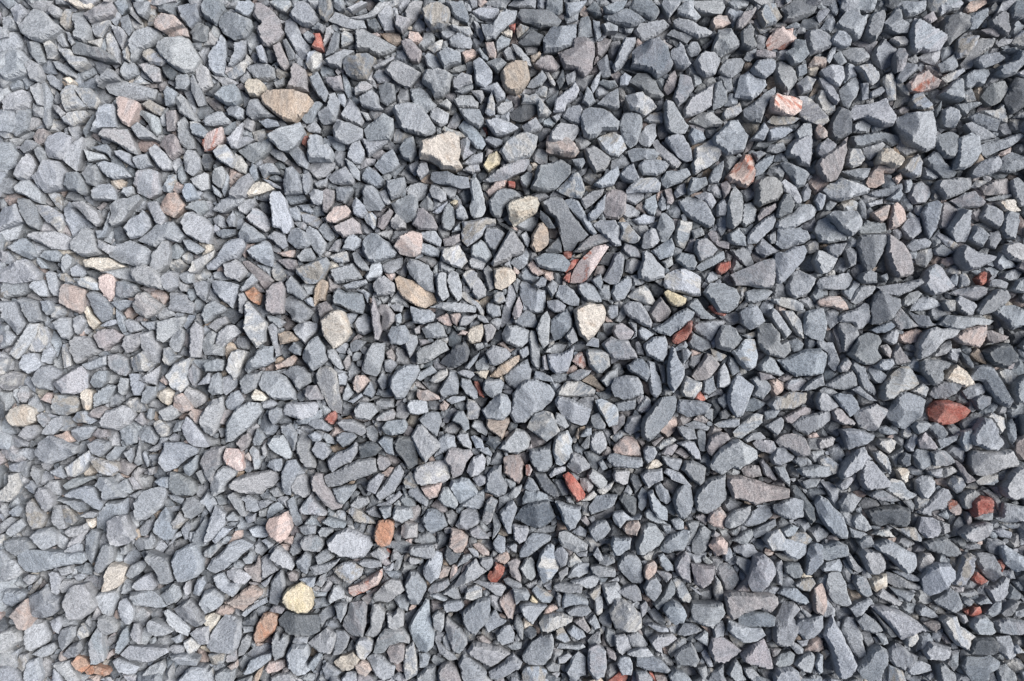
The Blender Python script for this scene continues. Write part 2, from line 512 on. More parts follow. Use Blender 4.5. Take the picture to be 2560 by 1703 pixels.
l 282 137 289 130 299 133 306 137 304 148 297 150 286 144
g 291 207 293 190 302 194 310 207 308 218 299 216
g 285 240 299 223 310 215 317 225 310 236 306 247 295 249 286 247
l 297 173 310 170 319 174 310 181 297 186
l 304 152 310 146 319 152 315 165 306 161
g 311 214 315 203 321 207 323 223 319 227 313 221
w 305 109 310 98 321 98 331 105 330 115 323 122 313 121 307 115
g 307 136 313 124 323 123 332 136 345 146 328 147 315 150 308 144
g 297 189 310 181 328 177 341 170 342 184 332 194 317 205 306 197
w 307 242 315 231 323 227 336 229 344 236 328 242 310 247
g 308 85 321 79 336 80 344 85 345 98 334 102 321 100 313 92
l 323 207 334 203 342 204 350 214 351 218 336 217 330 223 326 216
g 323 152 334 148 347 151 350 158 332 160
l 326 222 336 225 352 234 352 237 341 234
g 334 222 345 218 354 224 354 227 343 227
l 336 190 343 185 354 190 360 199 356 203 345 199
g 340 103 356 96 356 107 345 111
l 332 169 348 160 376 152 381 165 371 181 360 189 350 188 343 181
t 325 120 334 113 356 111 384 117 393 127 384 139 373 148 367 153 356 152 341 141 328 130
g 354 231 356 210 365 207 373 216 380 227 378 242 356 244
p_ 352 203 360 198 376 210 379 216 373 218 365 210
g 356 244 382 243 386 251 363 257 357 251
p 363 98 367 78 371 79 382 87 386 103 386 115 370 113 357 111
l 360 190 371 181 380 190 386 203 384 212 373 207
r 377 179 379 170 382 169 385 170 383 184 378 181
g 378 218 386 214 389 227 386 240 382 244 378 236
g_ 376 146 386 128 400 126 404 130 397 141 389 154 382 155
l 382 160 393 149 402 161 400 167 386 165
l 386 242 391 236 404 239 402 255 397 257 389 253
l 384 181 386 170 395 167 402 170 404 181 410 179 419 194 415 203 386 203 383 194
g 386 96 397 89 406 107 411 117 406 128 397 120 389 107
l 385 207 395 202 421 203 419 210 408 221 397 225 391 221 386 214
g 391 229 400 225 410 223 408 234 397 236
p 403 238 408 235 419 238 419 247 415 257 408 267 403 264
g 395 141 408 133 410 117 419 115 426 128 423 141 419 154 404 157
p 405 96 426 94 429 112 417 113 408 104
l 407 170 411 169 415 170 432 180 432 188 426 191 415 184
l 421 117 430 117 433 126 431 135 425 130
l 410 223 419 214 432 207 441 218 444 225 441 231 426 232 415 229
b 419 234 430 234 441 234 442 238 431 255 420 251
l 416 157 422 149 437 153 454 161 454 172 434 181 417 174
l 427 89 437 103 441 122 435 123 430 113
l 431 197 441 203 450 214 450 227 443 223 434 207
l 425 144 437 122 450 137 456 152 452 159 434 152
l 434 192 439 179 450 175 456 188 456 194 450 205 443 205 434 199
g 442 111 450 102 458 101 466 107 454 117 443 120
l 450 139 460 141 465 150 458 151
g 452 240 456 231 465 231 473 238 482 257 476 264 460 264 454 257
g 452 218 460 207 471 214 481 225 479 234 471 236 458 229 452 225
g 447 122 465 111 473 120 473 130 480 137 469 138 452 133
l_ 450 173 487 170 484 179 469 190 460 197 456 184
l 454 161 469 150 480 141 492 149 493 159 487 174 458 176
g 465 96 473 85 482 89 490 100 473 105
l 473 240 482 236 489 255 484 257 478 251
b 473 107 482 102 493 105 495 125 484 133 475 127
l 467 207 480 192 491 186 497 197 500 205 491 214 478 218
g 482 225 495 223 506 221 507 231 500 244 489 251 484 238
l 480 89 491 76 497 75 517 85 528 92 513 109 497 104
g 498 186 506 173 517 170 522 192 513 203 504 199
l 512 205 523 200 525 207 519 221 512 214 510 209
l 489 137 497 130 513 128 528 133 545 159 545 165 532 171 506 165 497 154
l_ 512 231 525 227 536 229 536 238 532 249 516 254 512 253 507 241
l 520 218 525 203 534 203 537 214 525 225
l_ 512 111 527 109 536 117 540 126 547 132 536 141 525 145 515 128
l 527 98 532 86 549 87 567 94 562 113 553 120 542 122 538 111 527 103
l 536 238 539 230 549 234 558 240 559 249 551 253 540 247
l 536 146 538 137 547 134 562 142 560 154 551 159 540 152
w 523 190 527 175 542 170 560 164 574 170 577 188 573 199 579 210 571 214 551 212 547 207 536 201 525 199
l 548 130 558 123 565 130 562 137
g 542 231 560 234 572 236 569 247 562 249 551 236
b 537 223 539 214 560 214 586 221 588 234 577 236 562 231 542 228
l_ 555 157 577 165 588 174 566 174 551 163
y 562 253 569 249 573 251 571 255 566 257
g 560 89 569 83 582 80 584 87 566 91
l 566 98 577 90 590 94 591 104 573 112 567 109
g 567 114 577 109 592 105 592 111 577 117
l 565 125 575 119 590 119 599 128 598 136 579 135 572 134
g 575 175 584 170 588 177 586 186 592 192 579 201 575 192
l 578 213 586 206 599 205 601 214 590 218
g 572 135 599 136 604 146 606 154 599 161 586 154 577 144
l 578 205 590 194 604 190 603 203 588 207
g 572 159 579 150 590 154 603 171 608 181 603 188 595 186
l 588 223 595 221 599 227 602 236 606 249 608 262 603 271 592 274 588 268 590 247
g 588 113 603 112 606 122 601 130 596 122
l 591 76 599 71 606 77 616 91 615 103 606 110 594 105
r 603 159 608 159 610 169 606 167
p 606 197 608 185 617 188 614 193
g 606 141 610 122 615 114 619 130 619 144 612 146
y 603 207 610 194 621 188 627 198 625 205 610 216 606 212
g 603 175 610 170 629 175 629 181 619 186
l 599 110 615 105 622 102 632 117 632 124 621 128 616 115
s_ 607 240 619 227 621 221 629 219 634 225 632 234 621 240 612 247
l 606 150 621 146 636 152 649 160 640 165 621 170 612 161
b 610 251 621 238 629 235 645 238 653 247 638 252 629 262 625 273 616 271 612 262
l 620 135 627 128 640 126 642 133 628 144 621 141
g 603 227 616 216 640 203 662 198 663 203 656 214 632 225 612 228
r 634 226 644 227 644 236 635 234
t 625 91 634 79 645 76 658 76 663 98 660 104 651 115 645 119 632 114 627 104
l 623 190 632 177 640 170 658 164 673 170 671 184 666 192 662 197 636 205 629 199 627 194
d 636 144 649 133 662 123 671 126 671 141 653 153 640 150
g_ 652 234 658 228 662 236 662 244 656 244
g 649 221 660 214 666 216 664 229 658 236 651 231
l 651 158 670 146 679 159 675 163 658 169
g_ 651 130 652 117 669 117 677 124 690 141 684 146 673 146 671 130
g 658 109 664 100 677 86 684 98 677 107 666 111
g 667 117 677 107 685 110 683 122 673 120
l 677 152 687 145 695 154 690 160 679 157
b 662 236 669 216 671 207 690 203 701 199 714 207 714 216 703 229 693 238 684 241 666 238
l 681 89 686 90 695 104 694 108 689 105
g_ 681 126 699 113 695 128 690 135
g 689 146 699 141 701 148 695 153
d 695 102 704 82 707 100 699 112
k 682 190 683 170 696 165 708 170 719 179 725 190 719 197 703 196 693 193
l_ 686 172 689 163 701 153 723 157 725 163 712 181 686 179
l 691 141 693 125 706 114 719 101 725 113 721 122 708 130 706 139
l 706 94 721 86 719 102 710 107
g 695 238 706 227 716 216 723 214 729 227 732 238 727 249 712 247
g 702 146 710 133 724 130 729 137 725 159 714 154
b 714 199 729 197 732 203 727 212 719 207
g 727 128 734 107 740 115 746 128 736 134
g 725 249 740 238 756 236 753 244 740 257 732 262
l 738 109 745 94 752 88 749 104 741 117
g 729 186 740 181 749 186 764 199 756 214 745 217 734 201
l 726 148 729 137 738 134 757 137 766 144 775 152 773 163 753 163 745 172 736 174 729 170 726 157
l 741 231 747 225 760 214 773 207 775 218 768 231 751 236
g 747 104 753 99 769 100 773 109 762 112
g 746 130 760 117 773 109 775 135 769 136 756 133
l 746 173 751 170 766 165 778 170 784 186 773 197 760 194 751 186
l 775 96 781 90 790 96 785 107 775 107
g 773 218 781 209 792 204 796 214 800 225 792 229 779 225
g 773 154 779 141 796 140 803 144 803 159 796 181 788 186 783 181 777 172
g_ 772 85 790 83 807 89 801 96 788 91
g_ 779 240 805 242 805 249 794 257 781 251
l 781 119 803 114 816 125 821 135 807 145 788 137
l 782 238 788 231 801 222 820 222 827 229 825 240 811 241 796 240 783 242
g 784 188 792 185 818 186 825 192 820 199 805 199 790 203
b 786 102 796 91 809 91 820 102 831 120 827 124 811 122 801 111
l 798 177 800 167 814 154 821 154 821 170 816 179 811 185 801 181
l 797 207 805 199 816 198 831 201 837 207 831 216 820 221 803 219
g 804 150 816 141 829 139 829 154 811 154
l 822 255 827 240 833 249 833 262 827 264
l 815 177 822 173 835 188 853 204 844 212 835 205 822 192
p 831 236 840 234 843 251 840 256 834 255
p 830 109 835 96 844 87 847 98 844 113 835 119 830 113
g 826 223 833 214 846 214 859 210 864 219 851 229 833 236 827 231
l 830 128 833 124 842 128 855 150 862 158 857 167 846 167 835 161 830 146
l 831 173 835 170 846 166 855 170 864 186 866 201 859 203 848 197 840 186
g 842 242 846 234 857 228 858 242 846 248
g 846 109 851 91 864 96 868 111 859 124 848 134 841 124
g 860 170 864 159 879 165 883 174 866 181
l 864 91 875 96 878 104 868 109
g 859 236 864 221 883 221 885 231 875 238 862 244
l 853 137 862 122 881 111 893 104 891 120 890 133 877 141 855 147
l 863 207 867 199 868 184 877 181 894 173 901 179 902 192 898 201 885 210 870 219 866 218
g 860 152 875 141 890 140 905 153 901 159 881 160 866 154
g 868 244 881 239 890 242 896 253 890 262 881 251
g 885 225 892 210 905 200 903 216 898 229 888 230
g 891 138 892 104 901 100 909 115 909 128 901 135
g_ 892 98 903 91 914 94 917 115 907 117 901 102
p 901 229 909 225 914 234 912 242 905 249
l 902 144 905 136 925 128 928 139 920 146 905 151
l 890 172 912 150 922 150 931 163 935 174 929 191 909 194 892 181
s 907 221 916 210 925 201 929 193 938 192 943 199 944 214 942 229 933 236 925 234 920 229 912 229
g 918 122 925 94 935 89 944 97 957 100 958 107 951 117 940 126 925 123
b 940 190 951 188 959 192 946 203
g 929 137 942 128 957 115 971 107 970 115 957 137 951 154 938 152 930 146
g 938 174 955 152 962 161 955 176
g 937 87 946 75 970 76 970 85 957 99 944 94
g 944 221 942 207 955 197 968 194 966 203 953 218
g 942 229 951 222 968 221 977 229 979 240 972 251 959 255 949 260 943 255 944 240
g 958 190 962 181 979 177 983 188 970 192
l 959 163 968 159 985 159 992 163 977 174 962 176
g 959 152 966 144 981 144 1001 148 992 155 970 157
s 962 133 965 120 972 116 990 120 1004 126 1001 139 992 145 981 144 964 137
g 968 91 970 78 977 75 990 84 997 100 992 109 983 116 972 104
l 976 227 982 223 990 229 999 242 1003 251 1001 255 992 253 988 244 979 238
g 975 203 981 201 1009 214 1012 218 1005 234 996 236 988 221 979 210
g 981 192 985 181 992 175 1001 170 1008 168 1014 170 1015 192 1012 210 999 207 994 199 983 197
g 994 83 1008 79 1009 92 997 97
l_ 994 165 1005 154 1014 152 1016 170 1009 181 996 176
g 1002 240 1007 231 1014 238 1012 249 1005 253
g 996 104 1009 94 1020 100 1014 115 1001 119
g 994 120 1007 119 1012 122 1035 146 1037 152 1028 158 1024 157 1007 150 999 144
w_ 1009 87 1018 78 1024 85 1020 96 1012 94
k_ 1009 227 1020 216 1034 218 1034 240 1018 244 1012 234
l 1024 240 1033 244 1028 262 1024 264 1019 251
k 1024 154 1035 165 1035 171 1029 174 1024 172 1020 162
b 1024 111 1033 117 1044 130 1044 141 1033 146 1024 139 1018 124
g 1024 179 1035 172 1046 181 1044 186 1028 197 1024 194 1021 186
l 1024 96 1033 98 1041 107 1046 117 1050 126 1046 132 1039 126 1031 113
p 1024 199 1039 188 1050 181 1060 170 1059 188 1054 207 1046 225 1035 228 1028 222 1024 218 1020 208
l 1026 87 1039 80 1054 83 1056 98 1050 109 1044 107 1035 100
d 1035 171 1037 152 1048 133 1061 137 1065 154 1065 167 1046 180
l 1029 238 1037 229 1052 222 1074 229 1087 236 1085 242 1067 247 1052 252 1039 248 1033 242
g 1048 113 1063 98 1070 96 1074 107 1070 122 1061 137 1054 133
g 1057 201 1061 186 1074 186 1081 197 1076 207 1065 211 1058 206
g 1052 214 1067 211 1089 210 1085 221 1078 226 1067 223
g 1076 104 1085 102 1086 124 1078 126
l 1067 83 1085 79 1098 91 1099 100 1091 107 1085 104 1076 91
l 1076 185 1091 181 1102 177 1107 181 1100 190 1087 201 1083 197
l 1062 141 1070 130 1087 130 1107 123 1115 137 1120 150 1115 159 1104 159 1091 152 1081 146 1067 150
l 1081 255 1091 251 1104 248 1104 255 1087 260
b 1062 175 1063 170 1098 164 1126 170 1124 179 1115 184 1104 177 1089 181 1067 185
g 1087 115 1104 107 1109 111 1100 120 1087 124
k 1083 229 1087 216 1096 205 1111 207 1122 212 1115 217 1104 216 1106 229 1096 235 1087 234
b 1083 242 1102 236 1128 229 1128 238 1111 247 1091 247
b_ 1104 218 1113 218 1120 231 1111 238 1102 234
g 1103 96 1115 89 1120 104 1120 126 1111 126 1107 111
w 1098 199 1103 186 1111 184 1118 189 1128 196 1129 202 1124 210 1118 210 1111 205 1100 204
g_ 1107 249 1126 234 1129 244 1124 253
k 1115 223 1126 216 1128 223 1122 231
l 1120 98 1126 100 1137 113 1137 120 1131 117 1122 107
p 1120 139 1128 133 1139 133 1137 139 1124 144
g 1120 184 1126 172 1133 175 1150 189 1137 194 1131 197
g 1122 98 1131 78 1144 80 1150 87 1135 98 1128 104
g 1129 225 1139 223 1141 229 1137 240 1132 242
g 1124 212 1133 199 1148 192 1152 201 1151 221 1144 223 1131 217
l 1120 148 1133 141 1165 139 1169 152 1170 170 1168 186 1157 191 1137 183 1126 167
g 1135 247 1141 229 1152 226 1161 234 1163 244 1157 255 1141 256
g 1139 126 1146 115 1154 114 1163 128 1168 139 1152 139 1141 135
s 1135 104 1144 94 1159 87 1165 96 1175 102 1172 110 1159 113 1152 115 1139 113
g 1152 207 1163 210 1176 221 1165 225 1154 221
b 1168 139 1178 124 1176 139 1170 148
b 1153 199 1168 188 1176 194 1181 203 1196 216 1194 221 1181 223 1168 212
g 1170 170 1185 164 1198 170 1196 188 1191 199 1178 197 1170 185
l 1178 137 1185 133 1196 137 1200 148 1194 161 1181 158 1177 148
l 1176 98 1187 91 1205 85 1207 89 1194 100 1183 104
l 1175 117 1187 104 1202 98 1205 124 1202 128 1181 122
g 1169 234 1172 225 1198 221 1213 222 1213 236 1198 244 1183 250
l 1198 173 1202 170 1214 166 1224 170 1226 190 1215 207 1205 213 1193 212 1196 194
g 1194 130 1209 128 1228 130 1211 139 1207 147
g 1187 251 1205 241 1218 238 1231 255 1222 260 1200 260
g 1203 115 1215 111 1220 126 1209 128
g 1203 94 1215 87 1235 87 1237 94 1228 109 1218 107 1209 117 1203 109
t 1216 206 1226 192 1232 202 1220 207
l 1207 154 1215 152 1235 163 1246 172 1224 176
l 1213 234 1220 225 1239 226 1233 231 1222 236
b 1209 146 1222 140 1250 152 1246 165 1235 163 1218 154
g 1218 212 1231 199 1248 194 1252 205 1248 214 1224 222 1216 218
g 1228 120 1241 104 1257 100 1261 111 1250 128 1239 133 1233 128
p 1226 234 1241 225 1259 223 1265 236 1263 242 1241 244 1231 244
g 1222 139 1246 137 1252 128 1259 148 1259 154 1246 150
g 1231 249 1248 244 1265 242 1265 247 1237 252
l 1226 181 1246 175 1263 170 1273 167 1281 170 1263 184 1241 193 1231 194
g 1250 214 1252 197 1265 190 1281 199 1283 210 1265 217
d 1255 124 1263 109 1270 96 1285 98 1285 130 1276 137 1265 144 1257 130
g 1264 225 1272 221 1281 229 1285 257 1274 260 1268 244
l 1270 91 1285 85 1287 98 1276 96
l 0 415 11 413 20 421 13 432 0 437
l 0 313 11 314 17 323 22 329 9 331 0 325
l 4 260 20 254 26 271 28 277 15 284 0 290 0 268
l_ 2 286 13 277 26 277 29 281 22 299 9 303 3 297
l 0 376 22 376 27 389 33 404 28 413 22 420 13 408 4 398
g_ 2 367 7 350 15 348 39 352 41 363 26 371 9 375
l 0 338 28 323 39 329 50 341 50 342 48 351 22 355 0 353
g 8 310 24 299 33 297 41 305 46 321 39 325 22 318
l 11 443 30 413 35 404 49 404 43 424 30 441 22 450
b 22 247 37 249 46 260 51 281 48 288 36 284 26 266
g 22 376 30 371 46 376 52 391 54 402 43 404 37 404 30 391
l 38 361 43 350 54 349 59 361 59 371 50 371 43 365
l 36 439 46 421 50 406 59 408 63 417 61 428 50 441 41 441
g 46 321 54 329 61 336 52 336 46 329
g 50 376 61 375 67 387 59 395 52 387
l 36 294 41 290 54 290 80 292 90 299 87 311 72 312 54 306 39 299
l 48 321 57 312 72 312 78 318 76 328 63 327 54 323
l 43 255 61 257 78 268 80 279 76 292 67 284 50 268
l 57 341 64 338 70 341 72 352 74 361 74 371 67 371 61 361
l 60 408 70 400 80 395 91 398 94 413 87 426 78 424 72 413
l 77 323 83 316 89 321 89 329 80 342 76 336
g 71 343 83 341 94 352 91 355 76 351
k 74 374 76 356 91 356 107 362 105 389 100 393 87 387 76 380
l 79 262 87 251 98 264 117 284 104 288 91 297 83 277
l 89 334 98 329 109 340 104 347 91 347
l 91 398 100 393 107 400 105 406 98 419 94 417
l 88 303 102 286 111 284 117 288 122 305 128 318 115 321 102 321 91 314
l 102 415 109 408 115 413 111 419
l 96 353 102 346 111 345 122 354 123 363 113 362 100 358
l 89 253 104 251 120 264 126 277 120 284 109 275
w 105 389 109 382 113 391 126 404 117 413 110 406
g 108 367 115 363 124 365 137 378 141 389 137 400 128 404 117 389
p 121 260 130 252 135 254 126 264
g 128 288 137 262 137 275 130 297 122 299 119 288
w 104 325 115 322 135 322 146 329 157 333 146 336 126 340 107 334
l 122 299 133 305 146 308 135 318 122 310
p 117 419 124 412 141 411 154 419 148 428 135 435 133 439 124 435 120 426
s 124 345 135 341 141 343 146 354 144 369 137 378 130 369 124 361
l 125 408 133 402 144 399 146 404 137 408
l 144 384 154 395 158 415 152 417 146 402
g 137 257 146 249 159 247 172 242 176 247 165 260 152 277 139 284 135 277 139 268
g 138 378 146 374 167 376 161 384 150 389
l_ 124 341 139 334 163 334 170 341 174 348 170 354 157 352 146 349
g 145 352 154 350 170 355 175 364 167 371 152 374 144 369
l 135 316 146 305 163 300 183 308 189 314 187 331 170 334 152 329 137 321
l 154 402 161 398 172 402 181 411 163 417 159 413
l 155 286 165 271 174 268 178 262 187 271 189 284 178 297 163 300
l 167 264 172 253 183 249 183 262 174 266
l 165 380 172 367 181 364 189 371 204 382 194 393 183 399 170 391
l 163 344 165 336 178 329 189 334 198 341 204 352 204 363 174 355
l 174 401 198 400 196 413 187 414
g 183 253 196 251 207 271 204 284 194 279
g 187 334 189 318 202 301 211 300 213 314 209 331 200 341 194 344 189 341
g 172 301 187 290 198 279 217 277 226 288 231 294 222 303 207 299 194 310
g 199 348 207 341 215 338 222 341 222 358 211 366 204 361
l 196 402 207 399 231 395 232 400 222 413 204 429 196 426
k 200 260 209 242 220 240 231 257 217 273 207 268
g 213 308 220 303 231 314 222 325 211 323
l 211 430 215 417 224 407 231 413 231 426 224 441 217 441
g 209 389 213 365 224 366 235 369 235 374 244 380 241 393 228 391
l 223 350 235 356 233 365 226 365
l 223 345 228 341 236 338 241 341 241 354 233 355
g 226 406 237 393 246 395 233 413
g 227 299 237 299 257 312 246 319 235 314
l 236 441 237 411 244 401 252 408 254 421 250 448 239 448
l 227 279 233 266 241 264 256 271 266 284 261 305 250 303 233 294
g 231 262 241 251 256 250 261 262 250 271 241 264
l 235 340 241 325 269 312 267 321 246 341 240 343
g 241 354 257 350 261 363 257 378 246 369
l_ 256 251 263 250 269 257 267 271 256 273 251 261
l 256 382 265 375 276 380 284 387 267 395 256 406 251 393
g 258 408 271 398 282 395 286 403 278 408 271 416
l 266 273 273 268 280 271 284 284 278 286 269 281
l 266 341 274 338 280 341 286 350 278 351 267 349
g 269 290 280 286 295 286 295 294 278 299 271 294
l 265 352 269 350 286 352 299 356 297 371 291 386 280 378 267 365
l 258 331 271 321 282 303 299 297 308 298 306 308 295 323 282 327 267 338 260 338
l 273 415 284 406 293 406 301 415 289 425 278 435 269 432
g 283 275 291 264 295 271 294 284 286 284
l 278 329 295 323 306 334 310 341 299 353 284 349
l 295 277 302 271 305 275 302 286 296 288
l 298 367 304 365 308 374 305 382 303 393 298 391
k 302 316 308 305 319 304 308 314 306 323
l 297 260 306 249 319 247 323 255 315 262 308 269 299 266
l 299 363 306 352 315 341 322 350 315 357 302 365
g 297 292 306 277 317 284 330 294 332 298 319 303 308 303 299 299
o 305 365 317 358 328 369 325 382 319 380 310 374
g 305 380 310 376 321 389 332 403 330 419 330 428 321 436 315 428 307 417 306 395
p 302 327 310 325 336 344 343 351 332 363 325 356
l 307 273 315 260 321 260 334 271 339 281 336 288 332 291 319 284
l 308 314 321 305 332 300 339 305 343 325 341 334 328 330 315 323
g 334 408 341 403 346 408 347 428 351 445 343 449 341 432
g 332 393 343 395 358 403 350 411 341 404 336 402
p 332 363 341 354 352 351 358 361 356 370 354 393 341 394 332 389
g 339 340 341 325 347 327 358 341 358 350 352 354 343 350 339 341
g 332 297 343 288 356 292 360 308 354 312 341 301
l 336 244 341 238 350 239 356 247 358 257 364 273 365 284 358 293 354 292 350 286 340 284 339 264
k 345 316 358 314 369 312 367 322 354 321
t 347 417 356 414 365 415 375 424 371 427 363 428 350 431
p 345 325 356 323 371 325 373 331 369 340 360 338 352 331
l 360 260 371 257 376 266 376 277 369 277 363 271
g 356 354 364 344 371 352 380 363 384 370 378 376 367 369 358 365
g 352 376 363 369 371 371 393 391 386 400 378 406 365 401 356 387
g 358 301 363 288 373 284 382 290 389 305 382 311 369 310
l 365 411 373 404 386 401 397 404 395 415 386 424 382 432 376 426
g 370 321 380 310 389 310 395 321 391 327 376 328
g 372 257 386 255 393 264 389 268 378 264
l 380 375 389 371 392 384 384 380
g 373 264 386 266 397 271 404 277 397 286 389 284 378 277
g 369 334 400 323 408 321 413 329 406 341 402 348 393 355 382 355 371 343
l 382 288 386 282 397 288 408 303 406 314 400 322 393 314 386 301
t 392 367 397 352 402 348 410 352 410 361 407 376 397 377 393 384
p 398 380 408 376 417 387 406 393 400 400 397 389
l 397 288 402 279 408 277 417 290 419 297 413 303 404 297
w 400 400 410 391 423 386 430 389 435 402 438 417 430 428 417 437 410 428 402 413
l 410 314 419 301 426 298 428 305 423 316
k 405 273 419 257 432 256 439 264 434 271 419 279 408 278
l 409 321 421 316 434 314 437 327 421 329
l 413 336 443 328 454 348 441 352 419 356 413 343
b 415 376 417 365 423 359 432 365 454 367 457 380 454 393 441 391 428 384 417 381
p 414 284 428 277 441 271 450 279 452 292 445 292 428 298 419 290
l 427 312 434 294 441 292 452 299 452 308 441 314
l 428 357 441 352 458 349 460 354 443 361 432 361
l 440 255 445 246 452 253 460 266 452 273 441 268
l 439 316 445 314 458 329 463 339 452 338
g 445 362 454 361 463 367 460 380 454 367
l 454 271 465 265 471 271 471 284 467 288 458 279
p 463 389 466 368 470 384 473 400 477 415 473 426 467 426 465 406
g 452 303 463 291 471 292 487 303 497 316 493 321 480 325 469 329 460 327 454 316
l 467 354 472 345 480 344 493 354 494 365 480 370 471 370 467 363
p 471 284 473 273 487 260 492 264 487 277 478 288
p 469 389 476 380 484 380 494 393 493 402 482 415 476 411 478 395
l 467 292 480 288 491 286 491 292 487 300
g 478 331 489 325 504 321 502 334 491 342 485 343 480 340
l 487 382 495 378 505 382 502 391 493 389
l 487 277 495 266 508 279 508 286 495 288 489 284
g 484 419 489 408 506 406 512 417 513 423 510 428 500 432 489 431
g 488 255 497 249 513 242 522 247 522 275 508 279 495 268
k 491 308 497 297 513 288 528 292 526 316 519 321 512 321 500 318
p 516 411 525 406 525 417 519 419
g 512 323 523 325 536 331 542 341 544 367 532 363 521 354 512 343 508 332
t 493 348 498 344 515 350 538 362 544 372 546 378 532 386 520 382 510 378 500 369
l 512 382 525 387 538 387 545 393 542 402 527 406 516 404
p 514 281 523 260 529 260 542 271 548 284 545 288 525 288
g 523 257 534 244 542 253 540 264 529 262
l 521 314 527 303 538 305 551 314 549 322 538 321
l 523 292 534 288 545 289 553 301 551 309 540 305 525 297
l 526 411 536 404 547 402 555 408 560 421 547 424 532 423
l 542 334 549 325 547 341 543 343 540 341
l 540 266 553 255 560 250 560 255 551 266 545 268
l 545 348 547 341 553 339 558 341 558 356 562 371 553 378 547 369
k 545 398 558 391 563 395 566 406 564 408 555 406
g 551 277 555 260 562 253 569 264 569 279 564 288 558 289 553 286
p 553 299 566 294 575 292 576 301 566 308 555 308
l 551 321 552 311 564 308 574 306 582 318 585 327 577 336 566 334 553 327
l 558 352 560 341 567 338 573 341 578 356 577 374 572 378 562 365
l 536 384 551 378 566 378 597 384 595 391 575 391 560 389
k 562 393 575 391 578 398 571 408 566 404
l 567 286 575 277 577 288 564 291
l 569 262 575 254 582 262 586 273 579 276 570 273
k 571 419 577 412 586 415 582 419
g 573 408 577 394 597 392 597 395 582 408
g_ 577 345 579 341 589 337 597 341 597 346 589 363 584 356
l 574 366 581 363 588 371 601 382 606 389 606 398 599 393 595 384 582 376
w 583 419 590 408 603 404 606 417 601 428 588 430 584 425
l_ 585 329 588 321 599 321 608 329 603 338 590 336
l 577 288 577 277 592 275 608 271 620 273 621 281 608 284 603 294 590 305 584 309 577 301
l 589 356 595 345 600 348 608 361 608 371 597 376 590 367
g 588 321 588 308 601 299 608 305 614 316 616 321 608 329 597 325
g 595 393 606 395 612 404 606 404 597 400
g 603 336 610 330 616 338 619 361 612 365 606 345
p 604 406 614 404 621 411 616 424 608 430 606 421
g 604 294 608 284 621 284 632 292 625 305 619 316 610 310 606 303
g 607 382 610 378 625 382 627 395 616 398 608 391
l 616 369 621 364 629 365 633 377 623 381 617 378
w 617 336 629 333 640 336 645 341 645 350 636 358 627 363 619 361
d_ 621 277 634 281 647 290 640 292 625 281
g 613 330 625 308 636 288 642 288 656 308 656 316 640 321 623 331 616 334
l 625 408 629 387 636 356 644 354 645 374 638 398 627 411
l 627 417 632 408 645 406 662 413 661 426 653 435 638 432 629 426
p 640 393 649 369 654 384 649 398 642 400
g_ 627 273 634 269 673 272 673 279 666 290 649 286 634 280
l 637 329 642 323 653 317 658 308 662 318 660 331 649 338
w 632 257 638 251 660 244 672 247 675 255 671 266 660 273 642 284 636 275
l 649 294 658 289 664 299 660 310 653 299
b 640 402 656 387 669 393 673 404 669 410 653 410
l 648 356 651 351 658 352 666 358 682 363 683 382 679 391 671 393 660 389 653 378
k 658 331 666 325 675 336 682 342 672 346 664 341
t 662 308 664 294 673 279 679 277 686 290 686 305 679 312 669 316
g 666 357 677 345 684 349 682 358 673 361
l 670 411 677 395 684 388 688 398 687 415 686 430 679 437 674 426
d 675 262 686 271 695 286 686 286 675 273
b 666 323 682 316 703 318 714 329 708 340 686 338 673 334
g 682 358 690 349 699 356 697 365 690 374
d 679 314 695 299 701 294 703 316 686 318
g 683 376 697 374 708 382 706 389 693 391 684 384
g 688 400 699 391 708 386 716 400 716 408 708 419 693 427 688 415
b 675 253 690 244 703 247 710 257 719 273 729 286 736 294 729 301 723 303 716 314 706 314 699 290 693 273 682 266
r 703 348 708 341 711 340 714 341 712 354 706 352
g 693 371 699 356 708 356 725 374 724 383 710 381
r_ 703 315 716 312 714 323 706 325
l 706 421 716 408 723 426 714 432
r_ 706 342 714 325 725 323 716 336
w 716 321 729 316 725 323 719 323
l 703 251 714 247 723 251 734 271 747 292 743 296 734 288 721 271
g 721 356 732 352 743 356 751 371 753 378 734 378 723 365
s 713 354 718 336 725 325 743 308 756 305 762 308 753 321 745 334 734 350 727 354
w 716 387 729 380 738 378 753 380 758 391 756 402 749 411 743 421 732 426 723 419 719 402
b_ 715 316 725 305 751 292 760 292 764 301 743 308 725 316
g 734 268 747 253 758 242 756 262 745 275 736 277
g 738 350 751 341 754 354 751 363 745 358
g_ 751 404 760 402 773 404 771 415 760 421 753 415
l 741 281 749 275 769 275 775 284 778 290 777 308 768 308 745 286
g 758 391 760 382 773 380 773 395 762 400
p 754 264 758 240 769 236 784 240 782 268 773 275 756 273
g 753 350 768 316 775 314 781 323 779 341 773 356 762 356
l_ 768 402 777 382 779 374 785 389 781 398 775 404
l 768 354 783 345 790 348 790 358 781 374 768 378 763 365
p 768 406 777 403 788 411 793 415 788 424 775 427 768 421 765 413
l 772 277 785 277 801 297 798 303 792 305 775 299 777 288
g_ 770 264 781 253 790 257 801 265 798 271 783 275
g 778 310 781 303 794 308 801 318 801 323 788 322 781 316
l 779 345 796 343 803 356 792 358 790 348
g 785 402 796 404 796 421 788 426 794 415
l 779 382 788 376 801 378 809 389 816 404 814 411 805 408 794 400 783 393
l 783 371 792 361 805 356 814 365 819 376 816 382 807 381 796 376
l 789 275 805 267 820 271 818 279 796 281
l 797 413 801 408 811 413 818 418 807 427 801 424
l 797 340 803 325 803 314 808 313 822 327 831 336 831 347 811 353 798 349
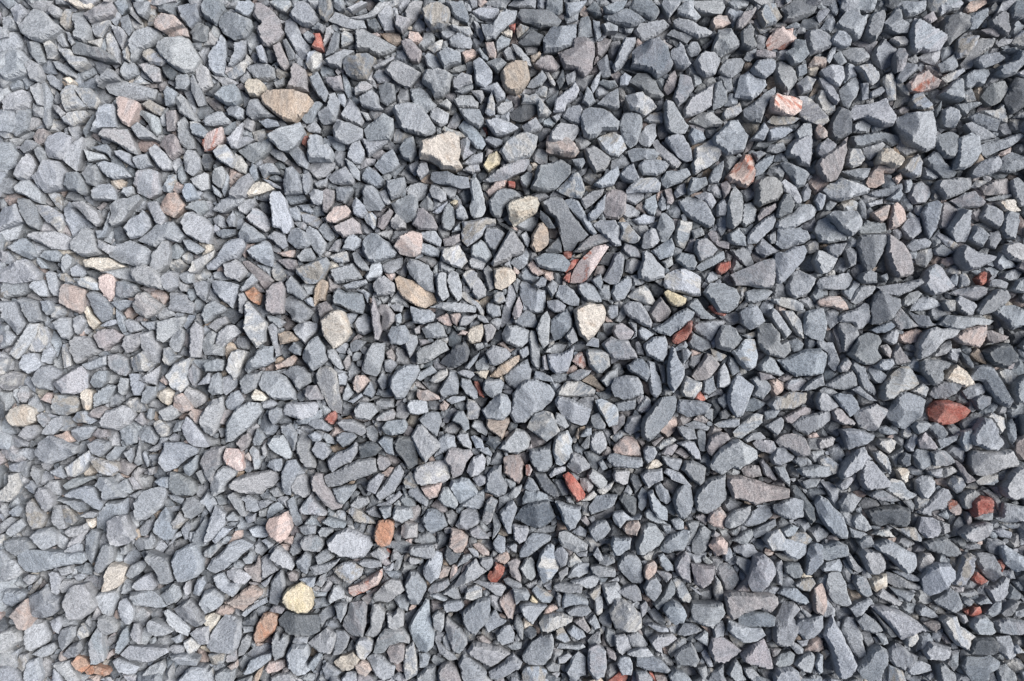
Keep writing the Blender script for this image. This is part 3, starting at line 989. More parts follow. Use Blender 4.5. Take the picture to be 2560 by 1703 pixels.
l 802 308 805 292 814 284 820 286 825 301 816 310 805 312
g 803 260 807 249 820 242 822 257 818 271 811 268
p 811 391 818 378 826 370 833 380 839 389 835 398 827 402 820 404 814 398
g 821 284 827 266 831 265 842 275 844 286 835 301 827 303 822 294
g 813 314 827 305 840 297 844 310 840 321 825 325
l 827 327 840 319 842 331 833 336
b 815 411 829 404 844 391 859 384 869 390 864 400 848 413 838 421 822 417
y 830 365 835 362 846 367 859 373 857 380 846 384 840 382 833 371
l 828 356 831 345 835 341 853 334 868 341 876 346 876 371 864 371 844 365 831 361
g 844 288 848 274 866 277 864 292 855 312 846 308 843 297
r 840 426 842 419 853 411 859 401 866 400 865 415 859 424 846 431 842 430
g 844 325 851 315 868 318 872 329 868 338 857 336
g 864 288 877 284 881 294 868 299
l 846 250 859 246 872 247 883 253 891 268 894 275 892 284 885 286 875 281 859 271 851 262
g 857 382 866 373 872 373 881 387 896 398 888 400 877 399 868 391
g 868 310 870 299 883 297 890 303 898 312 890 321 875 327 870 318
g 864 406 870 402 892 399 905 400 907 404 894 419 888 429 877 421 868 415
l 881 350 885 341 891 339 896 341 898 349 885 355
g 870 334 885 323 905 313 907 323 894 331 877 340
r_ 885 383 890 380 903 392 909 393 905 396 894 392
p 884 292 890 287 896 290 898 301 912 303 912 312 903 310 890 301
l 896 273 907 268 909 286 901 297 896 288
g 896 255 905 248 909 257 907 271 896 271
r 895 336 898 329 914 325 914 334 907 341 901 344 896 341
g 879 365 888 353 905 354 920 361 925 371 922 384 909 392 898 391 888 376
g 895 421 903 406 912 406 920 411 928 424 922 432 912 441 896 436
g 909 284 909 257 914 240 920 231 928 242 929 257 927 277 916 288
g 909 292 922 284 933 297 933 308 918 306 910 303
g 912 312 929 308 944 329 938 336 922 325
g 927 255 940 252 946 262 944 277 931 285 925 279
g 927 419 946 413 946 421 935 425
g 925 391 931 384 946 381 953 391 957 402 949 408 938 413 927 404
g 931 365 942 361 959 361 966 365 959 374 940 380 933 378
l 914 343 918 341 955 325 970 321 970 341 968 352 964 361 951 361 920 357
g 933 297 942 284 955 273 968 266 970 275 966 286 946 305 935 305
g 944 310 953 297 962 305 975 314 968 318 955 323 946 316
p 947 271 953 260 970 253 971 260 962 268 949 277
g 959 294 970 288 970 305 964 305
g 947 408 953 403 964 404 975 417 975 428 985 424 989 439 981 448 968 446 951 437 947 424
l 962 395 966 384 970 387 981 402 990 415 985 421 981 425 977 419 968 406
b 970 271 975 253 981 242 988 242 994 257 990 266 975 273
l 960 374 975 371 994 374 1005 382 1004 389 992 388 975 382
g 970 316 985 312 1005 306 1009 314 1005 325 981 352 975 356 970 352
g 970 305 971 286 981 284 1009 288 1013 299 1005 305 990 309 977 312
g 977 387 990 388 1001 400 1003 406 1005 424 999 421 985 402
l 968 284 975 273 992 266 1001 257 1014 255 1022 262 1018 271 1007 277 992 286 975 288
l 982 358 990 341 999 337 1007 341 1020 348 1018 356 1012 365 994 374 985 369
g 1004 408 1007 389 1029 384 1034 406 1029 428 1016 424 1005 417
l 1024 312 1035 316 1048 323 1041 336 1033 342 1028 343 1024 340 1018 325
l 1024 275 1037 271 1041 281 1057 294 1059 301 1037 305 1024 303 1018 288
l 1033 255 1037 249 1047 254 1037 264 1033 262
k 1024 374 1035 370 1050 370 1057 378 1061 387 1052 389 1039 384 1024 382 1022 378
g 1033 308 1039 305 1059 303 1052 318 1046 323 1035 316
l 1024 348 1046 344 1063 341 1067 348 1063 356 1057 362 1024 362 1021 354
p 1044 404 1048 403 1050 428 1053 439 1050 443 1047 432
l 1037 268 1041 264 1057 264 1072 264 1078 275 1076 286 1065 296 1054 290 1046 281
g 1049 404 1061 403 1070 411 1074 419 1065 435 1059 441 1052 441 1050 424
g 1059 361 1067 350 1076 354 1070 365 1063 376 1054 369 1052 363
g 1057 312 1063 308 1072 314 1070 331 1061 336
g 1048 395 1057 389 1074 384 1081 378 1087 382 1089 402 1078 411 1070 413 1065 404 1050 403
g 1072 253 1076 247 1083 268 1083 275 1076 271
l 1063 378 1070 363 1078 356 1089 356 1097 359 1089 369 1078 377 1070 381
g 1074 348 1078 341 1088 337 1096 341 1097 354 1081 355
g 1071 305 1074 294 1107 292 1109 303 1102 318 1094 334 1083 342 1078 329
g 1072 284 1083 275 1098 277 1107 279 1107 292 1089 294 1074 294
k 1089 266 1109 255 1113 257 1109 273 1102 280 1091 271
b 1089 413 1102 406 1113 401 1120 408 1107 416 1096 417
b 1089 389 1094 367 1102 361 1115 369 1126 374 1126 384 1115 400 1102 406 1090 406
l 1101 345 1109 341 1111 348 1108 354
l 1102 424 1111 413 1120 410 1124 417 1120 430 1115 432 1107 428
k 1111 273 1115 257 1122 252 1131 262 1133 275 1124 284 1111 288
p 1107 290 1113 292 1128 303 1141 331 1141 341 1139 344 1135 346 1122 348 1118 343 1113 334 1107 316
l 1098 358 1111 356 1128 354 1152 348 1154 354 1141 363 1124 370 1109 367
g 1115 400 1126 384 1137 398 1148 408 1137 411 1126 413
k 1122 421 1131 415 1146 410 1154 415 1146 428 1135 431 1124 427
g 1127 376 1137 366 1148 363 1153 367 1144 378 1133 384 1127 382
g 1126 286 1135 273 1150 271 1152 290 1139 301 1131 297
g 1133 308 1141 299 1157 297 1165 303 1161 310 1141 315
b 1144 323 1150 312 1165 310 1166 321 1157 336 1146 331
b 1137 387 1146 393 1161 395 1165 404 1172 406 1157 411 1148 408
l 1137 389 1146 374 1159 370 1172 376 1176 382 1161 387 1146 389
g 1152 266 1161 253 1172 250 1178 255 1174 271 1170 288 1162 300 1157 286
l 1147 445 1148 430 1157 415 1170 408 1178 411 1196 408 1200 413 1194 421 1181 425 1170 437 1157 448 1150 450
l 1150 358 1157 338 1170 329 1178 334 1189 352 1193 358 1183 365 1165 370 1157 365
l_ 1160 391 1163 382 1174 382 1185 393 1183 400 1176 404 1165 402
g 1165 312 1176 303 1185 310 1194 315 1183 321 1168 318
p 1174 268 1178 253 1185 252 1196 262 1196 268 1185 286 1174 286 1173 277
k 1176 329 1178 323 1194 321 1198 327 1183 334
g 1178 378 1181 374 1194 375 1194 389 1185 390
l 1172 294 1176 290 1194 301 1200 310 1194 315 1183 308
g 1187 350 1194 341 1198 345 1196 358 1191 356
l 1187 284 1194 273 1202 260 1211 262 1213 284 1209 303 1198 303 1189 292
g 1198 361 1200 343 1207 341 1213 352 1211 358
l 1194 376 1200 369 1218 378 1220 384 1215 395 1207 396 1198 389
g 1174 406 1185 393 1205 395 1231 398 1248 401 1241 406 1220 406 1202 413 1187 411
g 1185 367 1198 361 1233 359 1233 369 1220 377 1198 371
k 1190 421 1207 411 1226 406 1233 406 1233 419 1224 435 1211 432 1198 428
g 1196 323 1198 310 1207 305 1220 314 1246 321 1237 329 1224 336 1211 339 1202 331
g 1211 299 1218 281 1226 284 1235 294 1228 310 1218 305
r 1220 348 1226 341 1230 339 1234 341 1233 354 1226 358
l 1224 271 1231 255 1241 257 1252 264 1252 277 1248 288 1237 281 1226 273
g 1233 354 1248 341 1246 345 1235 356
b 1234 299 1237 290 1248 288 1252 299 1244 312 1235 308
g 1221 389 1231 374 1244 361 1255 361 1263 371 1257 380 1241 391 1226 395
p 1233 413 1241 413 1261 421 1257 426 1241 430 1235 424
g 1237 358 1239 350 1250 349 1261 354 1259 361
g 1252 275 1259 262 1272 266 1274 279 1268 301 1257 299 1250 288
w 1246 253 1255 249 1268 249 1270 257 1276 264 1265 266 1255 264
l 1250 348 1255 341 1268 336 1278 341 1270 352 1259 352
g 1241 389 1255 382 1270 382 1285 391 1285 404 1265 413 1255 402
l 1251 314 1255 305 1270 301 1285 310 1290 325 1281 329 1263 325
l 1263 363 1270 350 1285 345 1290 363 1276 367
l 0 487 15 489 17 504 9 515 0 513
l 0 439 9 441 18 452 17 463 7 465 0 458
g 0 469 17 463 28 467 22 482 13 489 0 485
l 0 546 9 546 20 561 33 574 24 581 11 576 0 565
l 11 581 24 578 30 576 24 591 13 590
g 9 546 15 541 24 546 37 554 35 559 20 560
w 7 520 13 511 29 505 42 511 45 526 33 533 15 533 9 526
l 22 495 26 482 35 482 37 495 33 504 24 502
g 25 591 30 576 39 576 39 596 33 598
l 24 456 30 443 43 441 52 456 46 463 35 468 28 463
g 22 544 33 531 46 531 51 539 43 548 35 552
g 39 594 41 581 50 587 50 602 46 607
g 46 518 52 515 61 526 54 535 48 528
l_ 50 578 59 576 67 581 61 589 54 587
g 39 474 48 458 61 456 78 465 78 469 67 478 67 489 50 487 43 480
k 50 500 59 490 65 493 65 506
l 54 437 65 432 70 441 63 456 54 454
g 57 520 61 516 72 520 65 524
g 52 541 65 522 78 519 78 533 67 544 54 544
g 43 565 50 552 61 544 76 548 87 554 97 558 94 568 78 576 65 581 50 576
g 62 589 76 581 80 587 85 596 80 599 67 594
g 65 504 70 491 98 495 100 504 96 515 85 519 74 519 65 515
k 67 544 83 538 94 552 87 554
l 78 430 86 428 89 439 89 458 80 461 78 445
l 66 480 83 467 102 457 109 467 109 485 94 493 78 493 72 487
l 82 583 94 574 113 561 111 576 104 589 94 597 85 596
l 89 537 98 533 120 532 122 535 111 548 98 553 91 546
l 88 524 96 515 107 513 113 520 122 526 113 531 94 528
g 88 426 94 419 113 421 122 435 128 439 109 448 96 456 91 445
w 100 489 107 485 115 489 115 504 111 513 107 513 104 511
l 102 456 117 450 133 444 133 456 113 463 107 461
p 109 518 117 511 127 507 135 511 126 524 113 522
g 112 478 117 467 124 463 133 463 133 476 126 485 117 485
g 109 554 122 548 137 552 137 561 126 572 115 568
p 115 544 122 535 133 537 136 546 124 549
l 112 576 115 570 130 574 146 578 148 589 141 596 124 591
g 117 493 135 480 146 482 141 491 135 504 117 511
g 132 570 144 557 157 559 150 570 144 576 135 576
l 123 528 133 513 141 511 153 506 163 511 170 520 161 531 148 539 128 535
g 135 443 148 441 159 448 163 463 157 471 146 467 137 461
l 147 482 150 471 161 473 160 485 154 495 148 491
g 149 537 163 528 171 537 172 554 159 558 152 548
g 154 565 165 559 167 570 163 580
l 152 432 157 419 176 415 178 428 165 441 157 441
g 161 467 174 467 172 476 181 480 176 495 167 495 163 480
g 167 578 172 559 174 548 176 565 178 581 172 583
p 166 524 176 515 183 528 178 533
g 163 448 178 439 185 452 196 454 183 465 167 465
l 177 568 181 563 187 576 185 585
g 171 539 181 531 189 533 200 548 194 557 178 552 172 544
g 178 491 183 482 196 483 194 495 183 506 176 504
g 183 522 185 511 188 510 191 511 189 526
l 172 474 187 465 200 456 199 471 196 482 178 478
g 185 585 194 583 191 594 185 594
l 177 415 191 413 196 426 203 437 200 454 189 454 181 448 176 432
g 183 563 202 552 202 561 194 565
g 192 528 200 524 211 535 209 546 202 547 194 537
k 199 476 204 469 213 478 207 482
l 198 513 202 511 214 506 224 511 223 520 215 526 204 526
g 203 450 204 435 211 433 217 443 228 445 217 454 213 458 207 456
g 198 578 204 561 204 552 224 552 248 561 246 568 231 576 222 585 207 591
g 216 537 220 528 231 524 226 539 217 541
g 207 469 217 454 239 446 235 461 233 471 235 482 226 491 215 487
k 217 495 228 491 237 504 241 512 228 517 217 512
l 228 583 246 568 244 587 237 596 231 591
g 234 463 241 454 250 463 250 474 244 485 235 474
l 227 535 233 520 241 526 254 544 261 559 252 560 235 554
l 229 491 235 482 246 487 257 495 258 501 254 506 244 511 233 500
k 235 518 241 511 254 514 250 528 246 531
l_ 239 448 261 449 266 458 257 465 248 461
l 246 482 261 465 263 480
l 256 511 267 498 278 495 280 512 269 541 265 546 256 541 249 524
g 256 421 265 413 271 417 267 430 280 435 279 446 256 444 251 432
g 256 563 267 558 282 557 278 570 278 581 269 589 265 605 256 598 249 579
l 256 452 271 448 280 450 281 456 278 464 256 465 253 458
g 259 489 265 469 273 465 278 474 278 493 265 495
g 271 535 282 535 282 546 276 548
p_ 269 522 273 515 282 511 288 509 293 512 284 524 283 533 276 531
g 278 471 291 466 297 474 295 485 282 495 278 489
s 278 570 282 560 297 561 304 568 303 576 304 589 297 589 286 583 279 576
g 281 502 289 491 299 487 306 500 297 511 290 513 284 511
l 285 448 289 439 297 436 308 439 302 456 297 471 293 476 282 463
l 282 554 283 528 297 508 310 502 323 503 328 515 304 541 291 552
p 294 554 304 544 310 541 314 550 308 561 302 565
k 305 570 310 565 314 572 314 577 308 574
l 299 476 308 467 328 463 323 476 319 487 308 493 302 491
l 311 563 315 557 323 563 326 578 323 587 317 588 315 572
g 315 552 321 535 328 539 332 548 326 557 317 558
w 313 495 319 486 326 489 334 498 330 502 317 501
g 306 463 308 452 321 437 332 432 342 432 341 445 343 452 332 458 315 463 310 468
l 326 559 332 552 334 565 332 572 328 570
g 333 583 336 576 352 573 352 589 343 589
g 335 513 339 511 346 508 352 511 353 520 347 528 341 533 336 524
l 322 480 328 465 336 463 347 465 358 471 369 487 371 500 354 501 339 498 328 489
l 333 554 343 544 354 543 360 554 365 568 364 573 358 575 347 568 339 563
k 343 456 352 452 367 443 372 448 365 458 345 463
g 350 531 363 528 369 537 372 541 370 563 366 565 360 552 352 541
g 360 437 367 427 378 435 376 445 367 443
g 352 465 363 458 380 458 389 467 390 478 373 490 365 476
l 354 511 358 503 393 502 398 506 395 520 378 527 354 519
g 372 546 378 538 384 541 389 552 389 563 393 572 396 581 395 586 384 587 376 576 370 565
g_ 369 526 402 511 403 520 397 526 384 531 373 531
p 380 493 384 482 395 481 404 500 386 501
g 380 437 389 424 397 419 406 432 410 450 404 456 391 465 384 456 378 448
l 384 544 393 539 402 544 401 551 391 552
g 385 531 391 524 402 524 410 531 416 537 410 540 393 537
l 389 561 395 551 406 554 414 565 410 572 404 576 395 572
g 402 546 406 541 418 549 418 556 408 554
g 394 467 400 458 413 458 421 465 423 489 428 504 426 519 415 515 406 498 397 482
r 405 524 413 515 419 513 421 522 417 531 413 531
l 409 437 416 435 426 452 430 461 426 463 417 456 409 445
l 421 467 430 465 434 471 432 482 423 482
l 419 437 432 428 437 432 432 443 423 441
l 409 576 421 565 437 559 445 552 450 559 445 570 439 578 423 585 415 591 410 583
g 419 546 428 540 443 541 447 546 437 557 428 560 421 552
l 428 493 434 478 443 491 434 502 428 500
p 428 452 437 442 438 456 432 464
g 404 596 415 591 430 583 447 574 463 572 470 573 472 589 463 594 443 600 426 607 410 609
g 419 528 426 524 441 524 456 533 458 541 452 546 443 541 430 539
l 434 502 452 491 454 495 441 505
l 439 445 445 439 453 441 450 450 441 452
g 437 430 445 424 459 427 452 435 439 441
p_ 434 516 441 515 454 524 463 525 456 528 443 524
k 440 478 445 468 456 469 463 476 456 487 447 493 441 485
l 442 511 450 502 465 504 473 515 463 526 445 524
g 452 493 463 476 469 491 465 498
d 447 557 458 552 471 554 478 561 469 570 450 574
g 456 535 467 531 473 539 471 554 465 554 458 546
g 452 463 456 443 465 428 482 428 480 448 476 461 471 471 456 467
p 470 574 473 568 484 572 489 581 480 589 473 588
g 471 476 478 463 484 471 483 485 478 489
l 469 524 478 515 491 511 495 518 493 524 482 527 471 527
g 471 552 480 544 491 548 493 570 484 568
g 480 450 489 448 497 456 489 467 482 465
p 481 441 489 435 494 445 493 452 484 448
g 476 535 484 526 506 524 510 531 506 541 491 545 480 541
g 487 474 495 463 506 456 523 456 525 463 516 480 506 498 495 500 489 489
d 491 554 497 544 513 545 522 554 522 581 512 587 510 587 495 565
g 512 417 521 419 523 428 516 443 512 448 505 431
l 512 500 534 502 536 515 523 519 512 517 508 508
p 516 478 521 474 534 487 521 485
p 523 424 532 424 540 428 525 433
g 520 474 523 465 540 456 548 465 534 471 525 477
l 513 546 521 531 529 528 536 541 551 554 551 559 536 574 532 580 523 568
k 520 495 521 486 534 487 549 495 551 499 536 501 523 500
l 520 443 525 435 547 424 558 428 562 437 551 443 532 454 521 456
l 516 594 519 585 534 578 560 576 562 583 563 598 558 602 545 605 527 608 517 600
g 522 524 532 515 542 514 549 515 553 528 549 537 547 546 536 539
g 536 476 549 463 559 460 561 469 553 476 542 480
k 549 506 555 500 562 506 558 513 553 514 549 512
l 547 548 558 541 569 545 571 559 558 565 542 572 549 561
g 547 489 555 476 562 461 571 463 575 480 573 493 560 495 555 500
b 553 526 562 511 568 509 573 511 566 520 560 529 555 529
d 549 454 562 441 569 430 582 426 588 439 584 452 569 461 558 458
l 557 500 566 495 582 495 582 500 564 506
p 554 576 560 561 573 560 588 561 592 568 582 581 577 594 566 599 562 583
g 564 526 571 513 579 513 586 526 587 537 582 540 575 531
l 570 545 575 541 585 541 590 554 590 563 579 559 575 554
l 571 465 579 462 592 465 594 469 588 474 575 469
g 575 482 576 471 588 474 597 489 598 498 592 500 582 493
g 579 461 590 448 601 439 597 448 586 463
l 582 508 584 498 592 500 601 511 601 513 599 520 597 524 590 525 582 524
l 583 589 590 572 603 566 608 574 606 587 595 596 588 597
l 588 546 592 544 603 550 606 561 595 561
r 592 476 597 476 603 491 606 498 599 495 594 485
g 592 430 603 428 606 435 597 439
l 588 533 592 525 603 526 610 539 608 546 599 541
l 594 454 606 443 612 454 610 463 599 465 594 461
w 592 465 601 463 612 463 608 474 599 471
g 596 562 610 559 616 568 614 572 606 568
g 603 487 606 474 625 473 631 478 627 491 616 498 608 493
d 607 554 610 544 619 546 627 554 621 559 619 563
t_ 607 528 608 520 625 521 637 521 638 526 632 539 628 550 623 546 612 539 608 535
g 606 441 616 431 632 435 640 443 634 450 619 458 612 456
l 601 513 602 512 614 500 625 491 634 493 639 502 639 515 637 518 629 526 608 524
k 621 430 629 426 638 437 645 436 638 441 629 435
t 611 471 625 456 645 445 651 443 649 452 634 467 621 473
g 627 489 642 487 640 495 634 493
k 629 572 634 569 649 568 656 581 654 596 649 605 642 602 629 591
l 621 561 634 546 645 535 656 537 664 548 660 561 647 568 634 566
g 629 471 645 456 660 448 665 463 663 480 656 478 645 487 634 480
l 648 437 660 432 662 443 653 449 649 443
s 657 581 662 580 666 587 662 596 657 594
g 636 518 640 491 651 478 666 474 677 476 688 482 694 491 690 502 679 512 656 529 642 529
g 660 424 663 412 669 413 673 430 675 443 676 458 673 463 664 454 662 439
g 660 568 662 561 682 557 690 551 691 568 691 581 684 590 673 591 664 581
g 666 474 669 463 679 465 690 471 693 479 679 476
p 677 445 682 443 686 463 679 463
b 658 535 666 518 679 513 690 515 695 528 701 539 690 548 683 552 673 546
l 678 441 695 428 710 430 703 443 684 442
l 686 594 693 585 708 583 708 589 695 594 688 598
b 688 469 697 465 710 467 708 476 699 479 690 476
l 683 443 703 441 719 432 716 448 710 465 695 468 686 461
g 691 528 695 515 706 520 712 533 706 537
l 690 563 693 548 703 539 710 537 716 550 716 565 712 574 701 583 695 581
l 693 500 697 494 739 511 738 520 734 531 727 533 714 528 698 513
b 695 489 708 476 725 476 745 487 743 495 725 496 708 496 697 495
t 719 546 723 534 725 544 723 550
g 714 565 725 568 738 581 738 585 721 594 708 583
g 710 469 725 461 740 463 736 469 725 476 712 474
s 715 452 719 443 727 439 733 450 733 458 729 462 719 456
g_ 721 502 729 495 743 496 740 515 725 517
g 726 557 738 541 736 561 729 561
g 725 546 734 535 740 535 740 544 729 547
g 732 432 738 421 749 424 749 435
t 727 476 738 467 751 480 757 487 753 489 740 482
l 732 441 734 435 749 435 762 441 763 458 753 467 747 468 736 458
g 740 533 739 520 749 515 758 531 756 537 745 537
l 736 554 743 539 753 538 759 554 758 561 749 569 738 563
g 747 578 753 574 760 585 753 589
l 743 500 751 498 769 506 773 511 773 531 762 535 749 515
l 750 476 760 465 773 458 773 476 758 485
l_ 768 454 775 454 781 465 777 470 768 471 764 462
p_ 768 522 777 516 782 520 781 531 772 539 768 544 763 532
g 751 430 764 420 785 425 794 439 798 448 783 450 768 450 764 448
g 758 574 762 568 777 569 803 572 804 583 796 586 768 584 766 583
g 768 504 777 501 796 496 794 512 772 515
k 768 557 781 545 790 545 796 550 801 561 803 572 779 570 768 568 766 562
l 768 473 779 469 798 471 803 480 805 493 790 498 779 500 768 496 763 483
l 780 535 785 521 801 518 803 526 801 537 788 544 781 539
b 783 456 794 448 803 448 811 458 814 467 809 478 796 469 785 463
g 794 428 798 426 805 437 806 445 796 443
p 795 550 798 546 807 554 803 560
l 794 513 807 494 814 500 814 512 811 515 805 516 801 517
l 804 563 809 557 818 558 822 565 818 574 809 580 805 574
w 807 585 814 576 822 574 829 581 822 585 811 587
g 809 450 818 452 820 463 827 478 827 491 820 500 814 493 811 476
p 814 554 827 546 831 546 818 559
l 804 430 816 421 831 419 835 430 835 443 829 453 822 452 809 445
b 801 547 803 524 827 496 844 494 847 499 845 513 820 546 811 553
g 822 454 831 456 833 480 827 480
g 820 559 829 550 842 546 846 550 838 557 825 563
k_ 822 539 831 526 840 520 846 519 847 528 844 539 833 550 829 544
p 825 568 833 558 844 554 848 557 840 570
l 827 570 835 572 853 574 853 578 848 589 835 583 829 576
l 834 463 837 443 840 432 844 435 848 448 855 458 856 469 851 480 842 492 835 480
p 842 565 851 559 864 570 855 574
g 853 437 859 435 865 441 855 456
g 847 533 853 532 868 535 872 549 859 551 851 544
g 850 489 853 476 857 469 866 474 878 478 877 487 866 500 853 496
l 845 554 859 550 868 552 875 565 877 576 868 574 857 561
g 846 506 848 499 866 500 881 502 890 506 885 517 859 522 846 515
l 860 456 864 445 879 441 875 454 866 462
b 851 587 855 576 866 575 879 581 883 585 881 602 875 608 862 598
b 859 430 864 413 872 419 888 428 890 435 877 441 866 437
g 854 531 868 525 875 526 888 533 885 539 872 537
r_ 867 498 875 487 883 500 875 502
g 872 539 875 537 882 539 883 550 882 565 875 564 872 552
p 865 471 875 454 883 441 890 443 900 456 892 467 883 475 870 476
g_ 878 520 883 511 888 509 892 511 891 528 883 524
g 877 491 879 476 892 469 896 487 885 495
p 883 559 888 546 896 541 909 541 914 548 898 561 890 571 884 565
g 888 435 901 441 909 445 901 452 892 450
l 896 480 898 465 906 453 912 469 914 480 905 485 896 485
g 897 498 907 491 912 504 905 511 898 504
b 900 515 907 511 914 518 909 524 901 524
l 892 531 903 526 918 522 925 523 925 531 918 535 898 535
g 909 454 912 445 918 448 925 465 916 471
l 887 583 892 570 901 559 914 550 922 548 931 554 938 557 946 563 947 572 940 578 929 583 925 588 916 585 901 594 890 587
l 909 502 914 478 922 468 929 471 943 482 940 491 929 520 920 523 914 515
l 914 440 922 435 931 424 944 424 946 435 945 458 935 465 925 456 918 445
g 916 541 929 528 944 516 954 518 953 528 940 539 927 549 918 546
g 929 550 940 541 951 540 959 548 942 550 933 554
g 931 504 942 495 953 502 959 504 949 512 933 515
g 938 474 946 470 959 476 964 487 953 500 940 495 944 485
l 941 554 946 549 959 550 968 552 971 561 966 568 953 565 944 559
p 949 465 964 468 970 473 951 476
g 949 576 953 572 964 585 972 600 968 602 955 594
l 947 456 959 443 968 448 981 467 975 471 959 467 949 464
g_ 955 515 964 511 971 508 977 511 970 522 957 526
g 956 533 968 526 977 521 980 526 979 535 972 545 964 539
g 962 572 970 559 981 559 993 570 990 576 975 583 966 581
g 968 583 981 583 988 600 987 609 979 602
g 959 506 970 495 979 495 990 489 1008 491 1007 504 992 512 968 515
p 969 552 975 546 990 541 1005 546 1009 554 1012 570 994 570 983 561 975 559
l 981 480 985 474 1001 471 1009 476 999 489 990 491 982 487
g 985 426 994 421 1005 430 1001 439 992 441
p 979 522 990 515 999 511 1007 508 1014 511 1012 520 1001 520 990 531
g 990 576 996 570 1009 571 1009 581 1001 585
g 971 450 992 443 1007 436 1025 435 1034 445 1029 467 1012 471 994 471 983 463
g 990 531 1003 520 1035 511 1039 518 1037 526 1024 537 1020 539 1009 545 996 539
g_ 1009 548 1024 547 1029 563 1009 563
g 994 587 1003 584 1024 581 1039 583 1041 594 1035 596 1012 598 1001 594
g 1002 489 1016 474 1029 467 1031 482 1018 487
l 1024 489 1035 493 1050 508 1035 515 1024 513 1019 500
l 1024 548 1039 545 1044 548 1041 557 1024 563 1021 555
g_ 1024 572 1033 568 1050 581 1050 591 1039 594 1031 585 1024 581 1022 576
g 1024 421 1033 428 1041 428 1046 441 1050 450 1048 458 1044 465 1035 456 1035 441 1024 435 1021 427
p 1039 515 1041 511 1047 509 1052 511 1061 522 1070 528 1067 533 1054 532 1044 526
g 1031 482 1052 467 1063 461 1070 471 1072 482 1061 487 1041 486
g 1048 458 1059 446 1065 454 1059 465 1050 466
g 1042 495 1050 491 1065 493 1072 502 1074 513 1063 522 1050 508
l 1049 591 1057 578 1072 561 1081 558 1085 568 1091 574 1083 576 1076 587 1063 596 1052 601
g 1052 537 1063 535 1081 539 1094 544 1091 550 1081 557 1061 563 1058 554
g 1061 456 1065 448 1081 458 1085 474 1096 491 1091 495 1076 485 1070 467
g 1065 487 1074 482 1089 495 1098 502 1087 501
b 1060 443 1074 421 1085 415 1098 419 1102 428 1096 437 1102 448 1091 456 1081 457 1070 452
l 1067 518 1076 511 1094 504 1109 511 1110 515 1102 526 1096 537 1085 539 1074 535 1070 526
l 1074 596 1078 578 1083 574 1091 576 1102 589 1113 602 1111 609 1100 612 1083 613 1078 609
g 1083 461 1094 458 1109 469 1102 480 1094 480
g 1091 565 1100 563 1109 570 1113 583 1113 594 1104 585 1094 574
l 1094 457 1102 449 1115 448 1118 456 1111 463 1100 463
g 1094 554 1098 548 1113 547 1121 552 1118 561 1111 568 1100 561
p 1100 432 1109 430 1115 439 1113 448 1107 443
g 1096 535 1107 531 1122 539 1122 543 1109 544 1100 541
g 1109 570 1124 561 1128 557 1128 565 1122 576 1120 585 1115 576
l 1098 498 1102 482 1115 467 1126 458 1135 457 1146 471 1149 480 1139 487 1124 491 1115 500 1104 502
p 1113 441 1123 428 1128 439 1139 452 1131 455 1118 457
w 1120 587 1124 584 1133 585 1137 590 1135 602 1131 605 1124 598
g 1107 518 1122 491 1133 489 1150 495 1157 500 1152 520 1131 537 1122 535 1111 524
l_ 1125 539 1129 533 1136 531 1140 544 1133 549 1126 546
d 1124 574 1131 565 1139 568 1139 581 1131 585
g 1128 435 1133 430 1148 432 1146 441 1133 439
l 1131 559 1137 548 1141 541 1148 544 1147 554 1141 565 1135 565
g 1139 533 1144 526 1157 526 1165 531 1157 539 1148 544
g 1137 489 1154 479 1161 485 1157 498
g 1141 570 1146 561 1157 562 1170 568 1163 583 1152 589 1144 581
p 1148 550 1157 540 1163 546 1172 559 1168 563 1150 561
g 1152 452 1157 448 1174 450 1189 454 1185 461 1178 463 1179 471 1176 479 1168 483 1159 471 1152 461
l 1160 589 1178 585 1178 596 1172 598 1163 594
b 1157 533 1168 527 1178 532 1185 541 1179 550 1174 551 1163 539
g 1163 446 1176 432 1187 424 1190 435 1183 443 1172 446
g 1163 565 1172 562 1181 563 1191 572 1194 578 1183 583 1168 583
b 1162 493 1170 480 1178 476 1198 476 1202 482 1194 493 1181 500 1168 499
g 1172 550 1181 548 1200 541 1196 550 1178 562
r 1160 512 1168 501 1187 500 1200 504 1213 513 1207 522 1196 528 1178 532 1163 526
l 1178 585 1189 582 1198 589 1187 595 1178 598
l 1187 435 1200 435 1202 443 1196 454 1185 448
w 1181 474 1187 463 1196 455 1207 463 1215 476 1218 480 1205 485 1187 478
p 1194 574 1200 578 1209 591 1220 601 1209 605 1200 589
g 1199 550 1202 539 1215 535 1215 561 1207 565
d 1202 439 1211 445 1218 461 1213 461 1207 454
l 1203 489 1211 482 1224 478 1232 485 1231 491 1218 500 1209 499
t 1213 443 1220 433 1231 450 1233 456 1222 452
b 1215 500 1226 492 1239 495 1237 506 1228 513 1224 514 1220 511
l 1215 546 1222 533 1231 521 1239 523 1246 535 1248 544 1255 554 1248 563 1233 563 1218 557
g 1211 476 1218 458 1231 455 1239 458 1248 471 1257 489 1265 502 1261 511 1248 504 1239 493 1231 478
l 1215 570 1218 563 1248 564 1263 561 1272 576 1272 583 1257 585 1246 591 1226 596 1220 594 1215 583
g 1231 520 1241 515 1255 522 1257 535 1250 544 1246 535 1239 523
d 1228 439 1244 430 1259 428 1270 441 1270 452 1255 461 1241 456 1233 450
g 1244 465 1257 458 1272 469 1265 482 1255 480
g 1259 528 1265 522 1270 535 1270 552 1265 557 1259 544
g 1270 478 1285 467 1287 504 1274 504 1268 493
p 1270 550 1285 539 1290 576 1276 576 1270 565
l 1272 437 1285 432 1285 450 1276 445
l 0 589 11 591 9 607 0 611
l 0 655 13 646 20 650 9 663 0 668
l 0 705 15 699 22 705 28 716 20 724 7 727 0 722
